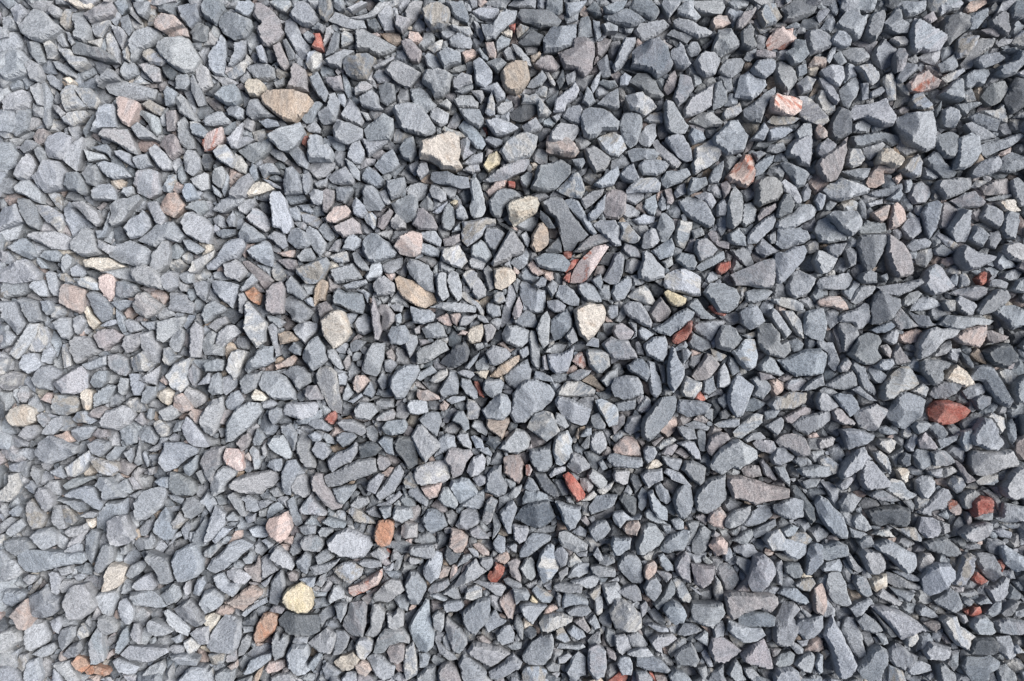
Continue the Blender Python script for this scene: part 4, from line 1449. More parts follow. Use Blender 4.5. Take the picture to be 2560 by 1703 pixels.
g 0 613 13 602 13 591 22 591 27 607 22 618 11 628 0 628
l 3 748 9 735 20 738 33 742 30 751 15 759 4 753
l 7 665 15 655 26 648 33 657 24 665 13 672
l 11 639 22 631 28 635 24 646 15 646
g 4 676 22 672 41 674 46 685 22 696 7 687
k_ 11 732 22 733 36 738 35 743 20 740
g 28 724 35 718 46 720 41 729 35 733
g 30 607 39 600 46 609 43 618 37 615
l 33 628 41 622 50 635 57 648 52 661 41 663 35 652
l 35 742 43 729 52 720 52 729 43 740 39 744
g 37 746 50 738 59 729 65 744 74 748 76 761 67 770 54 773 43 772 37 766 36 755
l 39 668 48 661 61 660 70 668 70 682 54 689 43 676
l 43 620 48 609 57 611 67 626 65 633 57 641 50 631
l 20 696 24 690 39 686 61 689 83 693 96 691 104 692 108 701 102 706 87 707 65 711 46 716 33 714 23 705
l 54 609 63 600 72 600 78 615 76 620 65 619
l 60 716 65 714 72 716 77 724 74 742 70 746 65 740
l 64 646 67 630 76 631 83 661 74 663 67 657
l 72 711 87 707 91 716 83 720 76 720
l_ 76 731 80 723 94 724 102 729 91 738 80 742 76 735
g 76 631 83 631 96 646 98 650 91 657 83 657
g_ 78 690 89 681 98 678 104 681 104 691 89 692
g 69 624 76 621 102 624 112 626 111 639 100 641 89 633
l_ 79 665 87 659 109 653 111 661 100 670 85 671
l 83 682 98 663 111 661 107 672 94 685 85 689
l 78 753 87 735 94 731 104 731 115 746 120 759 113 768 102 775 91 775 83 764
g 78 607 91 598 117 595 120 598 104 605 83 613
l 91 720 98 717 107 718 105 724 98 727
g 79 618 91 611 107 607 117 609 122 624 128 631 124 639 113 633 102 624 85 622
g 98 644 113 639 122 641 117 648 107 648
g 107 670 115 661 124 665 117 698 113 707 108 698 107 685
l 117 711 122 696 128 681 135 678 140 681 142 692 140 703 130 714 122 718
l_ 124 674 130 665 137 674 139 685 124 687
l 120 742 128 738 144 738 150 746 146 759 141 770 130 768 124 757
l 117 607 124 596 133 597 144 607 154 618 157 622 141 624 128 626 128 615
g 119 661 124 639 135 626 161 622 162 633 159 644 146 646 135 655 128 665
w 127 740 130 720 139 703 150 705 159 709 154 727 146 735 133 740
l 133 652 146 644 157 644 163 657 170 672 154 682 147 684 141 681 135 670
g 150 685 157 682 160 688 157 694 151 693
l 144 607 157 598 167 615 161 618 152 613
l 148 753 157 748 165 757 167 770 163 781 157 781 150 772
l 159 598 167 596 178 611 167 614
l 157 718 163 707 174 701 181 701 183 707 174 718 163 724 159 722
g 161 620 174 613 181 614 170 624
g 167 681 174 672 185 672 189 665 196 674 191 687 174 689
l 164 731 174 722 189 715 196 727 196 733 189 738 172 738
l 174 661 183 650 194 646 194 652 183 670 176 670
g 161 746 163 740 178 738 194 740 202 748 209 759 196 761 172 757
l 167 628 178 615 194 609 204 608 208 615 204 628 196 639 183 650 174 652 170 641
g 181 698 183 688 196 694 207 698 213 711 217 727 209 731 198 729 194 714
g 192 602 202 596 211 596 211 611 198 607
g 191 661 200 641 207 633 211 639 220 663 215 674 209 678 200 672
g_ 196 740 213 729 222 729 213 738 202 743
g 200 744 217 729 224 733 228 746 222 753 209 757
g 209 635 215 631 226 633 224 639 211 641
g 209 618 217 618 231 624 228 631 213 624
g_ 213 670 226 663 228 670 215 678
l 213 652 224 639 232 650 224 661 217 663
g 211 613 213 589 224 591 241 602 246 615 241 620 222 620
g 226 661 233 652 239 657 235 674 231 676
l 228 735 233 727 236 731 236 744 233 746
l 214 701 220 688 233 681 239 679 244 681 254 701 252 716 246 722 233 727 224 727 217 714
g 217 761 231 751 237 748 248 761 250 772 257 779 244 785 233 777
g 227 635 233 622 241 620 257 631 252 641 239 650 233 648
l 241 742 246 724 254 720 258 729 254 735 250 746
g 244 591 252 587 257 602 252 607
g_ 239 674 246 661 257 644 266 652 261 682 250 686 241 682
l 256 688 265 681 272 678 278 681 269 692 263 698 256 696 254 691
l 256 738 269 735 278 744 278 755 267 764 256 768 249 751
l 256 670 263 646 269 631 282 641 282 652 278 661 267 674 256 681 254 675
l 265 676 278 659 293 659 280 672 269 681
g 267 620 276 618 284 624 284 631 273 633
l 263 605 267 594 278 582 289 581 297 587 293 596 286 602 280 615 269 621 264 618
l 266 720 278 716 286 729 297 729 299 738 291 747 282 742 271 733
l 258 711 265 698 278 690 284 681 302 674 317 681 302 694 289 705 282 711 269 717
g 282 646 291 639 299 646 297 652 284 652
k_ 282 682 295 663 304 661 304 670 295 681 286 689
g 283 618 291 615 302 624 308 646 302 646 293 635
l 283 714 291 709 304 714 315 722 306 731 293 729 286 724
k 280 753 299 742 315 731 328 738 328 744 317 753 304 764 289 757
g 302 698 313 688 317 692 315 705 306 705
g 299 620 310 618 321 624 326 637 319 641 308 639 306 628
g 306 646 321 641 319 652 310 655
p 305 707 319 705 323 694 327 709 326 729 317 727 308 718
g 299 768 317 755 334 746 336 753 319 761 306 772
l 286 605 293 598 310 591 336 587 347 591 351 598 341 609 334 611 328 618 313 618 299 615 289 611
l 310 661 321 657 332 659 336 670 332 672 319 672
g 323 637 334 635 332 646 323 648
l 321 626 334 624 341 628 332 635 326 637
g 326 729 341 718 336 729 332 735 328 733
l 326 676 332 673 343 681 336 687
g 332 644 336 633 350 626 356 635 347 641 334 649
g 336 613 347 608 354 620 343 622
p 336 764 341 757 350 757 357 761 352 768 345 766
g 336 755 339 727 345 718 352 711 356 724 357 733 354 744 347 757
k 332 661 336 648 350 644 358 639 363 650 364 661 358 674 350 680 343 676 336 670
l 335 698 343 685 347 682 354 688 365 698 369 707 365 714 356 711 347 705
k 354 678 360 671 367 670 365 682
g 352 589 358 576 369 573 382 591 371 596 365 607 363 620 356 618 352 609
p 358 716 365 714 371 718 372 726 363 727
g 358 626 367 620 371 633 378 655 369 660 363 644
g_ 361 690 365 681 371 665 380 669 380 681 376 692 368 696
y 353 744 358 736 369 731 376 728 386 733 391 748 391 761 384 767 373 766 358 759 354 753
l 363 611 367 598 376 589 384 594 389 611 388 618 382 623 369 619
g 369 701 382 688 389 696 388 707 384 718 378 716 371 709
g 373 659 384 655 395 657 395 668 380 669
l 373 724 394 722 393 733 389 735
g 379 655 389 644 395 648 402 659 395 657 380 656
l 373 637 380 626 391 613 395 624 410 641 408 645 391 644 376 643
g 373 678 380 670 397 669 404 676 406 681 400 690 391 690 378 687
g 391 738 410 740 408 746 393 746
g 393 731 400 720 408 716 406 729 402 735
g 393 696 402 688 410 685 419 696 408 703 397 707 395 701
g 386 709 404 705 427 697 419 707 408 716 393 720
g 396 665 402 659 415 659 417 665 408 672 400 671
p 388 596 395 590 402 591 406 605 415 615 423 631 429 631 426 637 415 639 406 631 395 618 389 609
l 408 722 417 717 428 729 419 731
g 400 652 410 646 423 650 434 655 430 661 417 661
l 409 748 417 731 423 731 430 738 430 748 419 751 413 755
l 417 757 426 753 434 755 432 768 426 779 421 772
g 414 611 430 607 445 605 445 611 439 620 430 631 421 628
l 416 711 428 703 443 703 455 711 452 720 437 731 426 724 417 716
l 408 676 419 665 434 659 445 663 463 671 467 682 456 696 441 699 428 696 410 685
g 432 639 439 634 452 639 471 655 458 655 443 652
l 437 631 447 620 460 620 463 628 450 637 439 637
g_ 445 663 452 652 460 652 456 665 450 670
g 445 607 450 605 458 618 465 620 454 620
s 435 735 447 731 463 720 478 711 479 720 473 731 460 738 441 747 435 742
g 445 703 454 699 476 701 478 709 467 711 452 708
p 451 748 469 735 478 733 467 742 460 757
g 456 639 467 633 476 644 476 648 465 646
l 458 613 460 602 473 591 480 594 476 605 469 618 463 615
l 462 692 473 684 480 688 487 696 476 703 465 696
o 467 670 473 650 487 649 493 655 492 668 487 682 476 685 469 678
p_ 473 701 482 698 489 705 482 708
g 473 635 489 633 489 646 480 650
r_ 479 690 484 685 490 690 485 701 481 696
l 466 748 473 738 480 729 489 724 500 726 506 738 495 746 484 754 469 753
g 468 618 480 605 495 583 500 580 506 589 502 602 493 615 480 624 473 627
g 469 633 482 628 500 613 504 618 495 626 487 633
g 480 714 495 714 503 718 497 724 487 722
g 490 709 497 696 505 693 500 711 495 715
g_ 476 681 498 674 517 681 517 692 502 692 489 685
g 490 644 493 633 513 635 517 648 502 655 493 652
l 502 657 506 652 522 655 522 672 506 674 501 670
g_ 503 602 513 589 522 598 522 611 506 611
g 512 696 527 701 523 705 512 707 510 701
l_ 512 633 523 631 527 635 525 644 516 652 512 652 508 642
g 512 714 521 715 532 729 533 738 529 746 523 756 512 755 505 732
g 512 611 521 607 527 613 536 626 534 635 523 628 512 620 510 615
g 512 683 542 681 545 688 542 698 532 699 512 694 510 688
l 529 718 532 703 545 688 553 691 554 698 549 722 538 730 532 724
k 525 609 538 606 553 603 551 613 547 622 536 625
b 526 648 534 636 545 636 555 644 560 657 551 663 540 668 532 661
l 536 744 545 743 560 750 555 752 542 748
g 534 738 540 730 560 724 563 730 555 738 538 744
k 547 722 553 706 564 709 560 720 551 724
l 547 624 553 609 561 609 569 622 573 631 569 637 555 633
d 555 694 558 681 569 690 577 692 571 703 562 707 558 703
g 550 742 566 731 573 735 577 748 569 750 558 744
g 553 755 558 752 577 751 581 757 571 765 558 766
g 561 728 573 711 579 705 575 716 564 729
k 560 683 563 665 564 660 577 663 586 670 584 681 579 690 571 693
l 561 607 564 600 577 596 586 598 595 609 599 616 590 626 575 630 566 618
g 573 703 579 694 588 692 591 696 584 703 571 710
l 569 657 577 639 592 631 601 644 601 652 590 661 584 663 573 661
l 564 735 575 720 584 707 595 698 601 707 609 714 601 720 588 727 571 735
g 579 748 584 735 595 731 603 735 603 746 590 751
g 584 685 590 685 599 694 599 698 592 696
g_ 573 633 592 618 606 611 606 628 599 637 586 635
g 586 663 597 657 612 672 612 674 597 674 588 670
l 590 598 599 593 608 596 608 605 599 609
k 590 681 597 678 603 681 612 690 612 695 603 696
g 599 703 603 697 615 696 617 707 610 714 603 709
g 603 646 608 626 614 620 623 626 614 652 608 657 603 652
l 590 729 597 726 610 728 627 729 634 735 627 746 619 744 603 733
r 609 720 612 714 616 714 619 702 627 706 632 709 629 718 621 729 615 730 610 724
g 615 676 615 637 621 644 627 657 625 663
g 608 594 616 583 627 581 627 594 635 607 632 618 621 622 606 615
g 616 678 623 668 632 672 632 690 625 693 617 685
k 617 698 627 692 634 689 638 698 631 706 623 703
g_ 632 709 639 711 632 720 623 728 627 718
g 624 639 634 628 642 625 647 635 640 655 640 668 634 668 627 652
k 623 751 629 744 640 735 645 744 645 755 642 768 641 775 634 772 627 761
g 629 724 634 722 653 731 653 735 645 738 632 730
g 634 683 638 681 643 679 647 681 646 692 640 690
l 635 620 642 609 653 605 651 615 645 623 638 623
p 634 703 645 698 651 701 648 711 652 722 651 729 640 722 637 716
l 639 657 642 655 660 657 662 663 658 676 649 681 642 674
l 640 735 658 738 663 744 660 751 651 751 645 757
g 648 709 656 698 664 696 669 703 670 720 664 727 656 722
g 654 611 660 596 666 598 675 613 662 615
l 648 757 656 754 669 755 685 757 675 768 666 781 660 777 653 768
g 656 731 664 727 672 724 669 735 660 736
g 649 690 660 672 666 666 690 670 688 676 666 692 660 696 649 697
y 662 751 665 744 673 753 671 755
g_ 652 624 656 613 673 613 684 618 686 624 695 628 673 628 653 631
d 642 648 653 633 671 626 686 624 690 633 695 646 686 655 675 661 660 657
g 664 738 671 731 682 738 693 746 688 755 677 753 669 746
g 664 665 679 657 697 655 693 665 677 669
l 675 729 679 729 690 724 690 738 684 738
d 666 589 682 591 690 602 700 620 693 623 684 618 675 609
l 670 707 675 692 684 681 689 679 693 681 695 694 699 703 697 714 690 724 679 730 675 722
k 679 768 686 757 695 754 698 761 686 767
g 695 748 697 740 702 744 701 759 697 759
g 691 692 697 685 703 683 711 692 708 707 701 710 695 701
l 698 716 708 709 711 709 710 718 701 728 698 724
g 691 733 699 729 725 730 729 733 728 742 708 742 695 739
g 693 626 703 628 716 633 727 633 727 646 719 661 711 664 703 652 699 639
g 706 620 714 620 719 631 708 628
l 697 672 699 665 706 663 719 670 736 681 734 688 721 692 712 688 701 681
g 703 748 706 741 719 742 736 751 736 757 714 757 703 761
r 703 594 710 589 716 594 725 605 732 618 731 624 721 628 714 618 708 607
l 708 722 714 711 725 703 737 704 736 716 725 722 712 724
g 706 764 719 757 736 757 740 764 734 770 712 770
b 714 665 725 657 734 663 732 672 721 670
g 719 692 736 688 734 696 723 696
l 712 727 725 724 743 719 750 724 745 733 732 735 716 731
p 725 650 732 644 738 655 734 659
g 725 626 743 613 747 618 738 626
g 734 742 743 735 751 731 751 742 743 751
l 733 594 740 585 753 594 760 602 756 611 749 611 738 602
l 743 759 745 742 753 746 753 766 747 770 743 766
g 735 661 745 652 758 650 764 661 756 672 745 678 738 670
l 741 694 747 683 753 694 754 701 748 702
l 736 633 745 620 758 618 773 618 768 631 753 639 738 644
g 738 709 747 707 769 711 771 717 769 722 749 722 740 716
g 745 613 758 607 769 600 764 611 753 620
g 748 705 756 693 766 696 769 700 769 703 758 709
l 768 672 790 672 788 686 775 695 768 695 763 682
l 768 587 788 589 785 605 779 607 768 602 765 594
l 768 641 779 639 790 648 803 644 801 650 783 651 775 661 768 655 765 647
l 779 615 785 605 791 615 788 620
d 773 624 779 615 792 620 796 624 796 639 792 648 781 637
g 771 705 777 692 785 689 796 694 803 705 805 724 801 730 790 729 779 718 772 711
l 772 740 783 733 796 731 801 738 803 751 792 753 779 746
k 778 661 785 652 798 650 801 657 796 670 783 668
d 786 598 790 591 798 594 803 607 798 613 794 618
g 797 620 803 609 809 613 808 633 803 641 798 635
l 800 757 807 751 810 755 807 768 801 775
l 794 681 801 659 811 653 820 655 831 672 825 681 818 686 803 695 796 693 794 683
g_ 801 696 809 688 818 689 814 701 807 701
k 804 714 809 705 818 701 822 707 820 716 809 726 805 722
l 800 594 809 587 828 585 829 600 818 605 811 611 803 602
g 804 735 809 724 820 720 827 731 826 742 818 753 807 744
g 805 641 811 635 825 648 835 655 822 655 807 649
l 809 615 816 611 820 622 827 631 835 639 835 652 822 648 814 637
g 818 607 825 602 835 613 840 626 833 631 825 626
g 815 755 829 744 840 724 844 731 844 742 831 755 822 764
g 820 714 829 714 840 718 840 722 833 729
g 822 694 829 691 835 698 842 707 842 714 833 715 825 707
g 825 655 838 655 840 665 833 669
g 825 688 829 678 840 668 853 663 863 663 863 672 855 688 835 692 829 691
g 829 764 833 756 844 753 853 757 859 770 855 779 844 782 838 777
l 829 591 833 585 851 591 866 609 853 605 840 600
g 838 650 848 646 855 652 855 661 844 663
p_ 844 694 853 688 857 684 857 690 848 696
g 840 724 846 722 857 731 865 748 862 754 853 753 846 742
g 841 624 846 613 855 605 864 607 867 628 864 641 855 650 848 646 844 637
p 843 705 848 696 857 688 863 698 864 716 865 729 859 729 846 718 843 711
g 857 652 866 650 875 651 870 668 864 682 859 682 862 665
g 862 733 868 735 879 744 875 744
p 866 646 877 641 885 646 883 657 875 652
p 864 705 872 705 885 707 894 707 892 722 885 733 877 736 868 731 866 718
g 864 690 875 659 881 657 890 665 885 682 881 690 872 694
g 877 698 881 694 892 703 885 706
g 867 624 872 611 885 598 896 594 907 591 907 609 909 618 901 631 883 643 870 639
p 888 670 894 663 901 668 894 674
g 892 733 894 718 901 727 905 742 905 751 896 753 892 744
k 884 652 890 637 901 633 909 644 907 652 905 661 894 659
k 885 682 894 672 903 671 910 678 909 692 894 696
g_ 904 692 912 683 916 696 909 703 905 701
g 896 707 903 703 912 704 922 716 925 722 920 731 916 740 905 740 903 729 896 718
g 910 665 920 661 926 657 922 671 914 670
l 906 652 914 641 931 634 940 631 938 641 925 657 912 662 906 659
p 920 738 933 722 938 740 925 740
g 917 703 920 695 933 697 941 701 938 718 933 720 925 711
g 914 676 929 665 940 661 942 670 933 682
l 916 685 922 681 933 677 942 681 950 692 946 696 929 697 918 691
p 905 744 912 740 931 740 953 740 972 746 972 757 964 766 951 761 931 766 916 775 909 768 907 755
p 908 605 909 596 929 595 953 602 979 609 987 611 987 622 966 626 944 632 931 626 916 624
g 927 657 940 639 951 633 964 631 966 644 951 655 935 659
p 938 718 944 696 955 692 966 701 970 711 970 718 962 729 953 740 940 740 935 729
g 939 665 949 659 970 648 970 657 957 668 944 674
k 955 690 968 690 966 694 959 695
g 953 740 964 733 975 735 968 744
g_ 954 676 959 665 975 661 983 674 981 685 964 689
l 971 703 977 699 979 705 978 733 972 731 971 718
l 955 683 957 681 986 674 1009 681 1007 692 999 699 985 696 979 689 964 688
g_ 968 692 981 690 999 698 994 703 979 701
g 967 631 981 624 994 622 1005 626 1005 646 992 650 979 648 968 641
g 975 663 990 655 999 659 992 670 981 672
b 980 707 985 703 999 703 1004 716 1001 722 992 724 981 716
g 971 742 979 735 996 735 1005 744 1012 753 1007 756 990 751
g_ 982 674 992 666 1007 665 1016 674 1009 682 990 685
d_ 987 607 994 605 1007 620 1018 635 1020 650 1014 657 1005 644 992 624
l 999 757 1003 761 1016 770 1009 775 1005 768
g 991 731 1001 724 1016 722 1020 729 1012 740 1001 738
g 1003 602 1014 598 1027 598 1020 609 1007 612
g 1007 714 1009 690 1014 681 1022 678 1029 681 1029 703 1014 720 1007 720
k 1016 753 1018 735 1029 729 1034 757 1029 770 1018 766
l_ 1024 722 1033 717 1036 720 1033 740 1024 742 1020 731
l_ 1024 764 1033 748 1044 761 1044 770 1031 772 1024 770 1023 767
l_ 1024 685 1035 681 1048 676 1059 681 1060 694 1048 697 1037 701 1024 698 1021 691
l 1026 602 1037 602 1048 613 1048 624 1044 631 1039 624
l 1024 618 1035 624 1046 637 1054 646 1059 663 1059 674 1050 674 1035 661 1024 646 1018 630
l 1025 711 1033 703 1050 698 1054 707 1052 715 1028 715
l 1033 733 1037 718 1052 716 1057 727 1059 740 1065 755 1059 759 1044 755 1036 744
l 1048 607 1057 598 1065 596 1067 600 1059 611 1052 614
g 1053 701 1058 698 1067 718 1063 718
g 1048 628 1057 616 1065 615 1078 622 1070 633 1065 641 1054 641
l 1058 694 1062 691 1072 705 1081 714 1074 717 1065 711
g 1062 659 1070 663 1085 668 1074 674 1065 672
k_ 1065 613 1076 612 1085 618 1076 623 1070 620
l 1065 652 1070 644 1076 641 1085 652 1090 661 1083 665 1070 661
l 1063 761 1072 753 1086 746 1091 751 1085 759 1078 770 1070 772
g 1067 729 1071 719 1081 719 1087 731 1091 743 1083 747 1074 742
g 1073 678 1081 670 1089 670 1094 682 1078 687
l 1073 692 1078 685 1096 686 1102 692 1107 703 1107 711 1096 719 1087 718 1081 707
d 1091 751 1102 753 1115 757 1094 759
k_ 1087 665 1104 659 1111 661 1109 664 1094 668
g 1086 620 1096 613 1107 614 1126 626 1115 628 1098 626
g 1089 668 1111 661 1120 672 1102 671
l 1094 744 1103 735 1113 742 1128 753 1124 758 1111 753
d 1081 639 1102 633 1124 631 1137 635 1137 652 1131 659 1111 655 1100 659 1091 655
g 1091 683 1094 681 1110 674 1124 681 1133 688 1144 692 1146 707 1141 715 1133 718 1124 709 1111 696
l 1107 613 1115 598 1126 600 1133 611 1146 618 1141 623 1131 626 1118 622
l 1107 722 1109 715 1122 718 1137 727 1150 731 1152 735 1146 738 1128 735 1111 730
g 1113 735 1128 738 1143 740 1137 753 1131 751
g 1113 657 1124 661 1144 659 1152 672 1152 677 1137 674 1122 663
g 1115 714 1128 715 1150 722 1150 727 1139 727
g 1128 626 1139 624 1144 631 1141 641 1137 637
l 1144 600 1152 594 1161 594 1169 602 1168 613 1159 624 1150 622 1146 613
l 1148 705 1154 691 1163 691 1168 698 1165 705 1157 711 1153 719 1149 714
g 1144 761 1154 755 1168 764 1174 772 1161 773 1148 770
l 1148 663 1152 646 1165 646 1174 652 1176 665 1168 672 1157 673
l 1144 641 1157 631 1178 609 1185 611 1191 622 1183 628 1183 635 1165 639 1163 646 1152 644
l 1154 724 1161 710 1174 704 1187 704 1194 714 1193 724 1185 731 1174 742 1163 746 1156 742
g_ 1170 705 1174 685 1178 685 1184 701 1181 705
b 1154 678 1165 673 1181 670 1194 681 1202 692 1194 696 1183 696 1160 688
g 1174 650 1187 655 1187 665 1178 670
g 1172 644 1183 637 1187 646 1185 650
g 1168 751 1181 742 1185 732 1196 740 1202 751 1202 759 1194 767 1183 763 1172 757
s 1183 628 1189 624 1196 626 1202 637 1200 644 1194 645 1187 639
g 1185 605 1191 594 1202 594 1207 607 1202 615 1196 618
g 1194 724 1202 694 1211 690 1218 694 1218 709 1211 724 1202 735 1189 731
r 1205 764 1211 761 1213 768 1209 770
l 1205 751 1211 747 1218 751 1211 759 1205 755
l 1200 742 1218 736 1224 742 1213 747 1202 745
g 1200 622 1207 615 1218 611 1226 618 1218 624 1215 635 1207 637 1202 633
p 1207 639 1213 639 1215 652 1211 661
g 1202 683 1207 681 1217 677 1226 681 1225 686 1211 688
r 1211 770 1218 759 1226 758 1228 766 1218 772
l 1200 668 1211 659 1231 652 1241 655 1237 668 1228 676 1215 678 1205 674
r 1215 722 1221 714 1235 726 1224 732 1218 729
r 1214 628 1220 622 1231 620 1239 622 1239 635 1239 641 1226 643 1218 648 1215 639
g 1218 753 1233 744 1241 755 1237 755 1224 757
g_ 1215 646 1228 643 1241 637 1241 650 1228 651
g 1220 602 1231 594 1246 591 1248 602 1241 607 1224 607
g 1218 692 1226 690 1241 692 1248 705 1251 718 1241 728 1233 722 1224 711
l 1228 613 1235 611 1248 622 1255 633 1252 644 1246 639 1241 624
g 1231 768 1244 753 1252 751 1252 766 1241 772
l 1231 735 1248 727 1255 718 1262 724 1259 742 1248 755 1241 753
r 1247 701 1253 699 1257 707 1253 716 1250 711
g 1241 663 1252 660 1265 665 1263 674 1250 672
l 1245 648 1252 646 1256 628 1281 633 1285 650 1265 653 1250 652
g 1253 768 1263 755 1270 750 1276 751 1265 770 1257 772
l 1251 683 1257 681 1270 690 1281 696 1281 711 1270 716 1257 705
l 1252 609 1259 598 1265 587 1272 580 1285 589 1287 624 1270 626 1257 622
g 1248 653 1281 653 1285 661 1263 661
g 1265 727 1281 720 1285 740 1272 738
l 0 833 9 831 20 838 26 848 22 862 9 866 0 864
l 0 788 15 783 24 788 28 801 22 805 9 816 0 814
g 0 825 11 816 24 811 22 822 15 831
k 12 770 22 757 33 748 35 764 37 772 33 788 24 788 20 777
l 20 833 24 818 33 818 35 827 30 840
l 30 842 35 825 46 822 50 833 54 844 50 855 35 857
l 32 794 37 775 48 773 59 775 65 792 63 801 52 809 41 816 35 809
l 39 818 52 809 67 803 73 809 65 818 54 822
g 63 818 76 816 70 825 63 825
l 65 853 67 835 74 842 78 852 70 862
l 62 777 72 770 76 770 78 781 74 794 67 788
l 72 798 76 788 89 782 94 783 94 796 85 807 78 814 74 809
l 65 829 76 827 87 825 91 838 100 852 89 857 76 842
g 78 818 87 807 100 801 104 811 96 822 85 823
o 89 827 96 819 107 823 113 832 107 838 102 842 94 835
g 96 792 102 779 111 790 111 796 100 801
g 105 779 111 770 115 779 113 785
l 111 811 113 796 120 783 126 794 129 811 130 827 122 831 113 831
o 104 840 113 832 122 833 135 838 137 844 130 846 117 842 109 844
l 121 781 124 770 130 768 141 772 148 783 146 790 133 795 126 792
k 130 820 141 811 144 818 135 825
g 129 801 146 792 146 801 133 811
g 146 803 152 788 159 782 163 792 161 803 150 818 144 816
l 140 827 146 822 174 835 170 842 161 844 148 840
l 152 842 172 844 170 852 159 852
l 162 794 167 779 172 779 176 790 176 807 167 801
l 176 790 181 783 191 792 183 807 176 805
l 150 818 161 807 178 809 209 811 211 816 200 822 187 828 163 825
l 176 844 187 833 202 826 207 835 204 844 191 844
l 183 779 187 775 202 781 217 790 209 794 194 796 183 788
l 210 811 215 806 231 807 231 818 217 818
g 213 798 226 792 228 803 220 805
l 203 764 209 761 224 770 235 781 238 788 235 796 224 792 209 779
g_ 215 844 224 831 235 827 241 831 233 840 220 848
g 212 820 233 818 248 825 246 833 222 831
l 229 801 239 796 251 807 246 814 237 818 232 811
l 220 852 231 840 239 833 257 835 261 852 241 859
l 237 792 246 785 261 783 261 805 250 807
l_ 256 838 265 835 269 846 269 855 256 859 251 847
g 260 818 280 816 280 829 265 831
g 269 842 278 835 295 836 293 851 280 859 271 853
l 258 807 267 785 282 767 293 770 302 777 302 798 299 809 291 817 276 816 263 814
g 282 818 297 811 296 827 284 829
k 284 833 295 827 297 835 289 838
g 302 798 308 793 315 796 313 807 304 820 297 822
g 302 783 317 783 317 790 304 792
l 302 842 313 825 328 819 340 816 339 825 326 835 315 842 306 844
t 315 852 323 838 330 832 326 844 319 855
l 306 820 317 809 334 803 341 809 330 816 313 822
o 316 796 321 779 330 766 339 764 347 770 347 779 343 790 328 803 319 805
k 330 835 336 827 356 825 357 833 347 840 336 842
g 340 798 345 790 350 798 354 792 360 794 360 805 356 820 343 827 340 816
l 338 846 347 842 363 839 369 850 360 860 341 859
d 347 775 358 764 371 767 395 770 400 775 400 790 389 795 369 794 358 792 350 781
l 358 816 365 805 384 806 386 822 380 831 389 838 380 844 371 845 360 835
l 365 803 369 794 386 796 384 805 371 807
g 384 833 391 822 400 816 404 818 395 835 391 840
l 393 852 400 822 405 818 402 835 395 852
l 385 803 395 794 408 785 421 792 419 807 413 818 400 816 391 809
g 397 768 408 757 417 757 419 770 408 775 402 785
g 402 833 408 827 421 835 427 841 417 851 406 848
g 419 788 430 788 437 796 434 809 426 818 415 819 419 803
w 417 827 426 820 441 815 450 822 450 827 437 838 428 839 421 833
l 426 848 434 840 445 839 450 852 434 860
g 428 782 434 768 437 753 454 751 459 757 458 781 454 796 443 796 434 790
k 443 831 452 826 460 829 465 838 458 846 447 842
l 443 807 450 796 460 794 468 801 465 814 456 825 450 825 445 816
g 456 794 463 768 465 755 473 755 482 766 478 781 473 794 467 797
g 458 822 469 816 480 820 495 833 493 844 480 852 469 844
g 476 788 480 772 484 781 482 788
g 466 816 471 798 480 786 495 784 506 788 512 796 513 801 512 805 500 803 487 807 480 816 469 818
l 483 766 491 768 497 761 505 766 505 783 493 788 484 785
p 483 814 489 805 502 803 508 809 506 825 497 831 487 827
g 506 809 517 801 522 844 508 852 504 833
l 513 777 519 766 532 747 536 748 538 768 542 788 542 809 534 816 525 814 516 801 513 792 510 784
g 523 816 532 816 538 822 534 835 523 835
g 521 844 532 833 545 831 546 852 534 859 521 855
l 540 770 547 764 555 768 555 783 551 792 542 785
g_ 538 825 542 818 558 825 569 829 560 833 545 833
g 542 801 551 807 566 818 572 825 562 827 549 816
g 552 796 555 794 564 811 562 817 555 809
p 547 838 551 831 562 829 571 838 577 852 571 864 555 864 549 853
g 555 779 558 770 564 775 577 785 584 796 585 805 575 818 566 816 560 798
g 572 829 579 818 588 822 599 831 609 840 608 855 588 860 575 844
b 576 766 584 759 597 748 613 747 614 761 610 777 599 788 595 794 586 790 579 781
p 595 796 603 794 615 803 612 806 599 803
l 583 814 590 803 601 803 616 807 629 811 639 817 627 825 616 833 612 834 599 827
g 603 781 612 768 619 761 625 772 634 776 621 785 610 792
g 610 840 619 835 634 822 642 818 654 827 651 835 636 844 621 851 612 848
g 619 794 629 783 638 781 644 792 642 803 629 807 621 801
g 632 807 642 801 653 803 652 811 640 813
g 642 779 647 766 653 777 654 801 649 798 645 788
d 653 788 662 781 671 788 671 794 664 800 656 794
g 652 842 658 833 673 833 684 838 686 852 671 859 656 855
g 652 820 664 803 677 794 690 792 693 803 689 822 679 832 662 831 654 827
g 682 833 690 827 701 831 699 840 686 840
g 673 779 679 770 703 766 716 770 716 777 699 785 684 792 675 788
l 686 844 695 840 701 840 697 848
g 693 798 695 788 703 783 714 801 706 804
l 697 822 710 816 716 820 706 829 697 831
l 695 811 699 804 729 805 733 809 723 813
g 708 788 716 781 729 788 733 796 721 801 712 794
g 706 838 714 822 723 814 733 822 732 844 725 846 721 855 712 851
p 716 777 729 770 739 788 734 792
g 734 801 743 792 751 788 752 803 747 807 736 809
g 734 777 743 768 749 779 751 785 743 789
g 734 825 736 811 747 805 758 814 759 827 756 844 745 852 738 844
g_ 758 783 769 788 773 809 762 809 756 798
p 758 811 769 816 771 822 769 827 760 822
l 768 794 781 792 788 801 790 811 777 820 770 814
l 771 831 775 822 788 822 791 829 790 844 777 845
l 768 746 775 748 790 755 801 766 803 785 794 790 781 790 768 785 761 764
g 783 794 796 789 803 794 811 807 798 811 790 809
l 783 818 796 813 811 811 818 820 796 822
g 795 840 807 839 816 848 816 857 798 857
